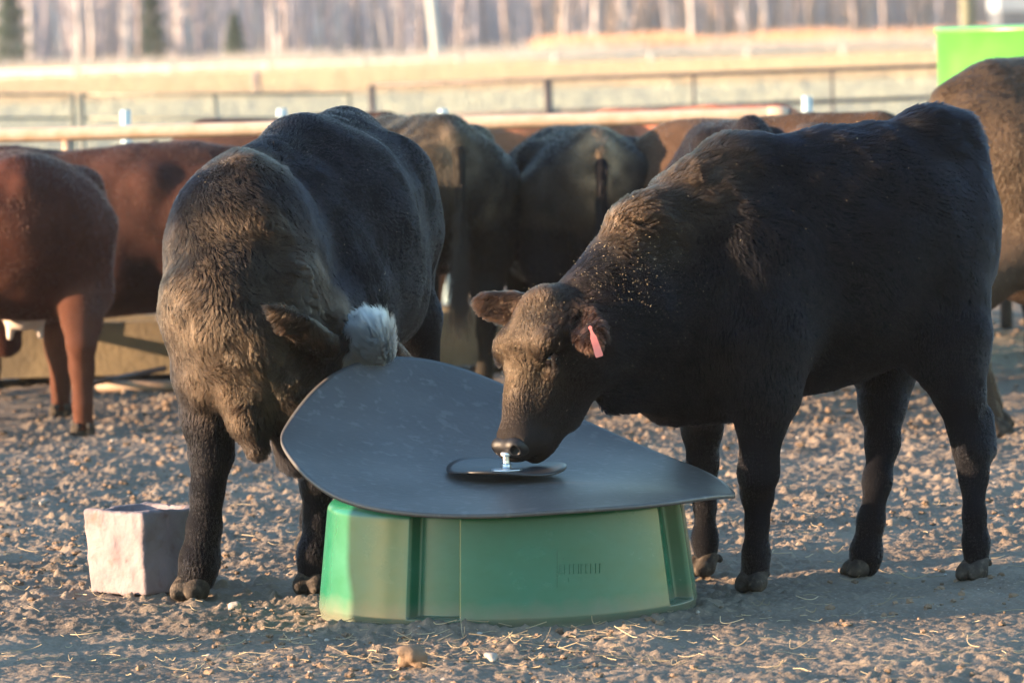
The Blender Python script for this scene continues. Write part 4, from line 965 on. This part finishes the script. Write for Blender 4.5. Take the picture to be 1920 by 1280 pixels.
for i in range(nz - 1):
    for k in range(nth): k2 = (k + 1) % nth; Fq.append([i * nth + k, i * nth + k2, (i + 1) * nth + k2, (i + 1) * nth + k])
for k in range(nth): Fq.append([(nz - 1) * nth + k, (nz - 1) * nth + (k + 1) % nth, nz * nth])
def tub_material():
    m, t, b = mat('green_tub_plastic'); tc = N(t, 'ShaderNodeTexCoord')
    n = N(t, 'ShaderNodeTexNoise'); n.inputs['Scale'].default_value = 5; n.inputs['Detail'].default_value = 7; n.inputs['Roughness'].default_value = .6
    mp = N(t, 'ShaderNodeMapping'); mp.inputs['Scale'].default_value = (1, 1, 1.6); t.links.new(tc.outputs['Object'], mp.inputs[0]); t.links.new(mp.outputs[0], n.inputs['Vector'])
    r_ = N(t, 'ShaderNodeValToRGB'); E_ = r_.color_ramp.elements; E_[0].position = .38; E_[0].color = (.006, .105, .052, 1); E_[1].position = .66; E_[1].color = (.016, .135, .082, 1)
    t.links.new(n.outputs['Fac'], r_.inputs['Fac'])
    # dust near the foot
    sp = N(t, 'ShaderNodeSeparateXYZ'); t.links.new(tc.outputs['Object'], sp.inputs[0])
    n2 = N(t, 'ShaderNodeTexNoise'); n2.inputs['Scale'].default_value = 16; n2.inputs['Detail'].default_value = 5; t.links.new(tc.outputs['Object'], n2.inputs['Vector'])
    ad = N(t, 'ShaderNodeMath', operation='MULTIPLY_ADD'); t.links.new(n2.outputs['Fac'], ad.inputs[0]); ad.inputs[1].default_value = -.05; t.links.new(sp.outputs['Z'], ad.inputs[2])
    mr = N(t, 'ShaderNodeMapRange'); mr.inputs['From Min'].default_value = -.02; mr.inputs['From Max'].default_value = .04; mr.inputs['To Min'].default_value = .75; mr.inputs['To Max'].default_value = 0
    t.links.new(ad.outputs[0], mr.inputs['Value'])
    mx = N(t, 'ShaderNodeMix', data_type='RGBA'); t.links.new(mr.outputs[0], mx.inputs['Factor']); t.links.new(r_.outputs[0], mx.inputs['A']); mx.inputs['B'].default_value = (.16, .14, .11, 1)
    t.links.new(mx.outputs['Result'], b.inputs['Base Color'])
    r2 = N(t, 'ShaderNodeMapRange'); r2.inputs['To Min'].default_value = .16; r2.inputs['To Max'].default_value = .34; b.inputs['Specular IOR Level'].default_value = .42; t.links.new(n.outputs['Fac'], r2.inputs['Value']); t.links.new(r2.outputs[0], b.inputs['Roughness'])
    bp = N(t, 'ShaderNodeBump'); bp.inputs['Strength'].default_value = .08; bp.inputs['Distance'].default_value = .01; t.links.new(n.outputs['Fac'], bp.inputs['Height']); t.links.new(bp.outputs[0], b.inputs['Normal'])
    b.inputs['Subsurface Weight'].default_value = 0
    return m
M['tub'] = tub_material()
M['rubber'] = noise_mat('black_rubber', (.062, .059, .058), (.102, .098, .097), 3.5, .45, .4, 60, lo=.3, hi=.75, spec=.5, dist=.003, c3=(.118, .114, .112), s3=34)
M['rubber2'] = noise_mat('smooth_black_rubber', (.016, .016, .019), (.034, .034, .038), 8, .36, .1, 60)
M['zinc'] = noise_mat('zinc_plated_steel', (.62, .66, .70), (.78, .80, .82), 40, .28, .2, 100, metallic=.9)
rt = root('mineral_feeder', (TX, TY, 0), 'round green tub feeder covered by a curled black rubber mat', 'feeder')
meshobj('tub', V, Fq, M['tub'], rt)
RM = .605; MZ = at(952, 893, TY)[2]
def mat_rim():
    """height of the sheet's rim all round, read as a smooth closed curve"""
    up_ = [(534, 805), (544, 778), (566, 745), (600, 716), (650, 686), (700, 673), (740, 669), (800, 676), (850, 690), (900, 706), (945, 722), (1130, 800), (1200, 829), (1290, 868), (1350, 897), (1384, 918)]
    dn = [(1384, 921), (1350, 931), (1290, 936), (1150, 945), (1050, 951), (950, 958), (870, 964), (780, 966), (700, 954), (640, 936), (600, 915), (562, 882), (541, 850)]
    A_ = []; Z_ = []
    for sg, L_ in ((1, up_), (-1, dn)):
        for px, py in L_:
            Yg = TY
            for _ in range(6):
                x = at(px, py, Yg)[0] - TX; x /= (.968 if x < 0 else 1.0); x = max(-RM * .9995, min(RM * .9995, x)); y = sg * math.sqrt(RM * RM - x * x); Yg = TY + y
            A_.append(math.atan2(y, x) % (2 * math.pi)); Z_.append(at(px, py, Yg)[2] - MZ)
    o_ = np.argsort(A_); A_ = np.array(A_)[o_]; Z_ = np.array(Z_)[o_]
    ph = np.arange(720) * 2 * math.pi / 720; z = np.interp(ph, A_, Z_, period=2 * math.pi)
    return np.fft.rfft(z) / 720
MF = mat_rim()
def matz(x, y):
    rr = min(math.hypot(x, y) / RM, 1); a_ = math.atan2(y, x); z = MF[0].real * rr ** 2.2
    for n in range(1, 9):
        z += 2 * (MF[n] * complex(math.cos(n * a_), math.sin(n * a_))).real * rr ** (1.7 if n == 1 else max(2.1, n * .9))
    return z + (.004 * math.sin(x * 7 + y * 5) + .003 * math.sin(y * 13 - x * 4)) * rr
V = []; Fq = []; nr, na = 60, 192
for side in (0, 1):
    for i in range(nr + 1):
        rr = RM * i / nr
        for k in range(na):
            a_ = 2 * math.pi * k / na; x = rr * math.cos(a_); y = rr * math.sin(a_); V.append((TX + x * (.968 if x < 0 else 1), TY + y, MZ + matz(x, y) - side * .011))
    o_ = side * (nr + 1) * na
    for i in range(nr):
        for k in range(na):
            k2 = (k + 1) % na; q = [o_ + i * na + k, o_ + (i + 1) * na + k, o_ + (i + 1) * na + k2, o_ + i * na + k2]
            if i == 0: q = q[:3] if False else q
            Fq.append(q if side == 0 else q[::-1])
top = nr * na; bot = (nr + 1) * na + nr * na
for k in range(na): k2 = (k + 1) % na; Fq.append([top + k, bot + k, bot + k2, top + k2])
mo = meshobj('rubber_mat', V, Fq, M['rubber'], rt)
V = []; Fq = []; nr2 = 10; RD = .158
dx0, dy0 = at(950, 893, TY)[0] - TX, 0.0
for side in (0, 1):
    for i in range(nr2 + 1):
        rr = RD * i / nr2
        for k in range(96):
            a_ = 2 * math.pi * k / 96; x = dx0 + rr * math.cos(a_); y = rr * math.sin(a_); lift_ = .012 + .010 * (i / nr2) ** 2 + (.006 * (i / nr2) ** 3 * math.sin(3 * a_ + 1))
            V.append((TX + x, TY + y, MZ + matz(x, y) * .6 + .004 + lift_ - side * .006))
    o_ = side * (nr2 + 1) * 96
    for i in range(nr2):
        for k in range(96):
            k2 = (k + 1) % 96; q = [o_ + i * 96 + k, o_ + (i + 1) * 96 + k, o_ + (i + 1) * 96 + k2, o_ + i * 96 + k2]; Fq.append(q if side == 0 else q[::-1])
top = nr2 * 96; bot = (nr2 + 1) * 96 + nr2 * 96
for k in range(96): k2 = (k + 1) % 96; Fq.append([top + k, bot + k, bot + k2, top + k2])
meshobj('rubber_disc', V, Fq, M['rubber2'], rt)
zc = MZ + .016; bx = TX + dx0
mb = MB(); mb.lathe((bx, TY, zc), [(.042, 0), (.042, .003), (.040, .0045), (.016, .0055)], 40); wsh = mb.build('washer', M['zinc'], rt, True)
mb = MB(); mb.lathe((bx, TY, zc + .0055), [(.013, 0), (.013, .012), (.009, .013)] , 6); mb.lathe((bx, TY, zc + .018), [(q, z_) for z_ in np.arange(0, .022, .0015) for q in (.0088,)] , 20); mb.lathe((bx, TY, zc + .038), [(.014, 0), (.015, .003), (.015, .009), (.012, .011)], 24); mb.build('bolt', M['zinc'], rt, True)
# moulded logo plate: raised frame with worn, unreadable lettering
V = []; Fq = []
def onside(px, py, off=0.):
    d = ray(px, py); t_ = 14.3
    for _ in range(25):
        p = CAMP + d * t_; x = p[0] - TX; y = p[1] - TY; a_ = math.atan2(x, -y); t_ += (math.hypot(x, y) - tub_r(a_, p[2]) - off)
    return p
mb = MB()
def plate(x0, y0, x1, y1, off, n=8):
    g = [[onside(x0 + (x1 - x0) * i / n, y0 + (y1 - y0) * j / n - (x0 + (x1 - x0) * i / n - 1045) * .03, off) for i in range(n + 1)] for j in range(n + 1)]
    V = [p for rw in g for p in rw]; Fq = [[j * (n + 1) + i, (j + 1) * (n + 1) + i, (j + 1) * (n + 1) + i + 1, j * (n + 1) + i + 1] for j in range(n) for i in range(n)]
    # skirt back into the tub
    edge = [i for i in range(n + 1)] + [j * (n + 1) + n for j in range(1, n + 1)] + [n * (n + 1) + i for i in range(n - 1, -1, -1)] + [j * (n + 1) for j in range(n - 1, 0, -1)]
    b0 = len(V); cen = np.array([TX, TY, 0])
    for i in edge: p = V[i]; d = nrm([p[0] - TX, p[1] - TY, 0]); V.append(p - d * .006)
    for q in range(len(edge)): q2 = (q + 1) % len(edge); Fq.append([edge[q], edge[q2], b0 + q2, b0 + q])
    mb.add(V, Fq)
plate(1045, 1031, 1138, 1100, .0022)
mb.build('logo_plate', M['tub'], rt, False); 
mb = MB()
for i, (x0, x1) in enumerate([(1050, 1057), (1059, 1066), (1068, 1074), (1076, 1083), (1085, 1088), (1090, 1097), (1099, 1106), (1108, 1115), (1117, 1123), (1125, 1132)]):
    y0, y1 = (1058, 1076)
    plate(x0, y0, x0 + 2, y1, .0042, 1)
    if i % 3 != 1: plate(x0 + 2.2, y0, x1, y0 + 2.5, .0042, 1)
    if i % 2 == 0: plate(x0 + 2.2, y1 - 2.5, x1, y1, .0042, 1)
    if i % 4 != 2: plate(x0 + 2.2, y0 + 8, x1 - 1, y0 + 10, .0042, 1)
plate(1056, 1046, 1078, 1049, .0042, 1)
plate(1066, 1084, 1118, 1091, .0038, 2)
mb.build('worn_lettering', M['tub'], rt, False)

# ================================================================== MINERAL BLOCK
M['block'] = noise_mat('pinkish_mineral_block', (.15, .122, .138), (.22, .185, .20), 9, .85, .7, 45, lo=.35, hi=.65, dist=.008, c3=(.13, .088, .082), s3=14)
def block():
    c0 = gnd(262, 1095); A = [gnd(160, 1108), gnd(272, 1114), gnd(350, 1096)]
    o = A[1]; e1 = A[0] - o; e2 = A[2] - o; e1[2] = 0; e2[2] = 0
    e1 = nrm([-.72, .69, 0]) * .232; e2n = nrm([-e1[1], e1[0], 0]); e2 = e2n * .232 if e2n @ e2 > 0 else -e2n * .232
    Hh = .228; n = 26; g = lambda u, v, z: o + e1 * u + e2 * v + np.array([0, 0, z])
    b = Body(); cx_ = g(.5, .5, Hh / 2); ax = [nrm(e1), nrm(e2), np.array([0, 0, 1.])]
    h = .005; lo = cx_ - .215; nn = 86; G = np.stack(np.meshgrid(*[lo[i] + np.arange(nn) * h for i in range(3)], indexing='ij'), -1); X = (G - cx_) @ np.array(ax).T
    tap = 1 + .03 * X[..., 2] / .1
    qx = np.abs(X) - np.array([.117, .117, .116]) * np.stack([tap, tap, np.ones_like(tap)], -1) + .010
    D = np.sqrt((np.maximum(qx, 0) ** 2).sum(-1)) + np.minimum(qx.max(-1), 0) - .010
    P_ = G.reshape(-1, 3); D += (vnoise3(P_, 14, 3) * .006 + vnoise3(P_, 38, 4) * .0035).reshape(D.shape)
    lick = ((X[..., 0] / .097) ** 4 + (X[..., 1] / .097) ** 4 + ((X[..., 2] - .135) / .045) ** 2) ** .5 - 1
    lick = lick * .03; D = np.maximum(D, -lick)
    V, Q = surfnet(D.astype(np.float32), lo, h); V[:, 2] -= .006
    tag(meshobj('mineral_block', V, Q, M['block'], loc=o), 'pinkish white mineral block with a licked hollow top beside the bull hoof', 'salt block')
block()

# evening air
hz = MB(); hz.box((0, 300, 6.9), 900, 640, 16); m = bpy.data.materials.new('evening_haze'); m.use_nodes = True; t = m.node_tree; t.nodes.remove(t.nodes['Principled BSDF'])
pv = N(t, 'ShaderNodeVolumePrincipled'); pv.inputs['Density'].default_value = .00028; pv.inputs['Color'].default_value = (.90, .93, 1, 1); pv.inputs['Anisotropy'].default_value = .2
t.links.new(pv.outputs[0], [n for n in t.nodes if n.type == 'OUTPUT_MATERIAL'][0].inputs['Volume'])
tag(hz.build('haze', m), 'thin pale evening haze over the pen, field and woods', 'haze', kind='stuff')
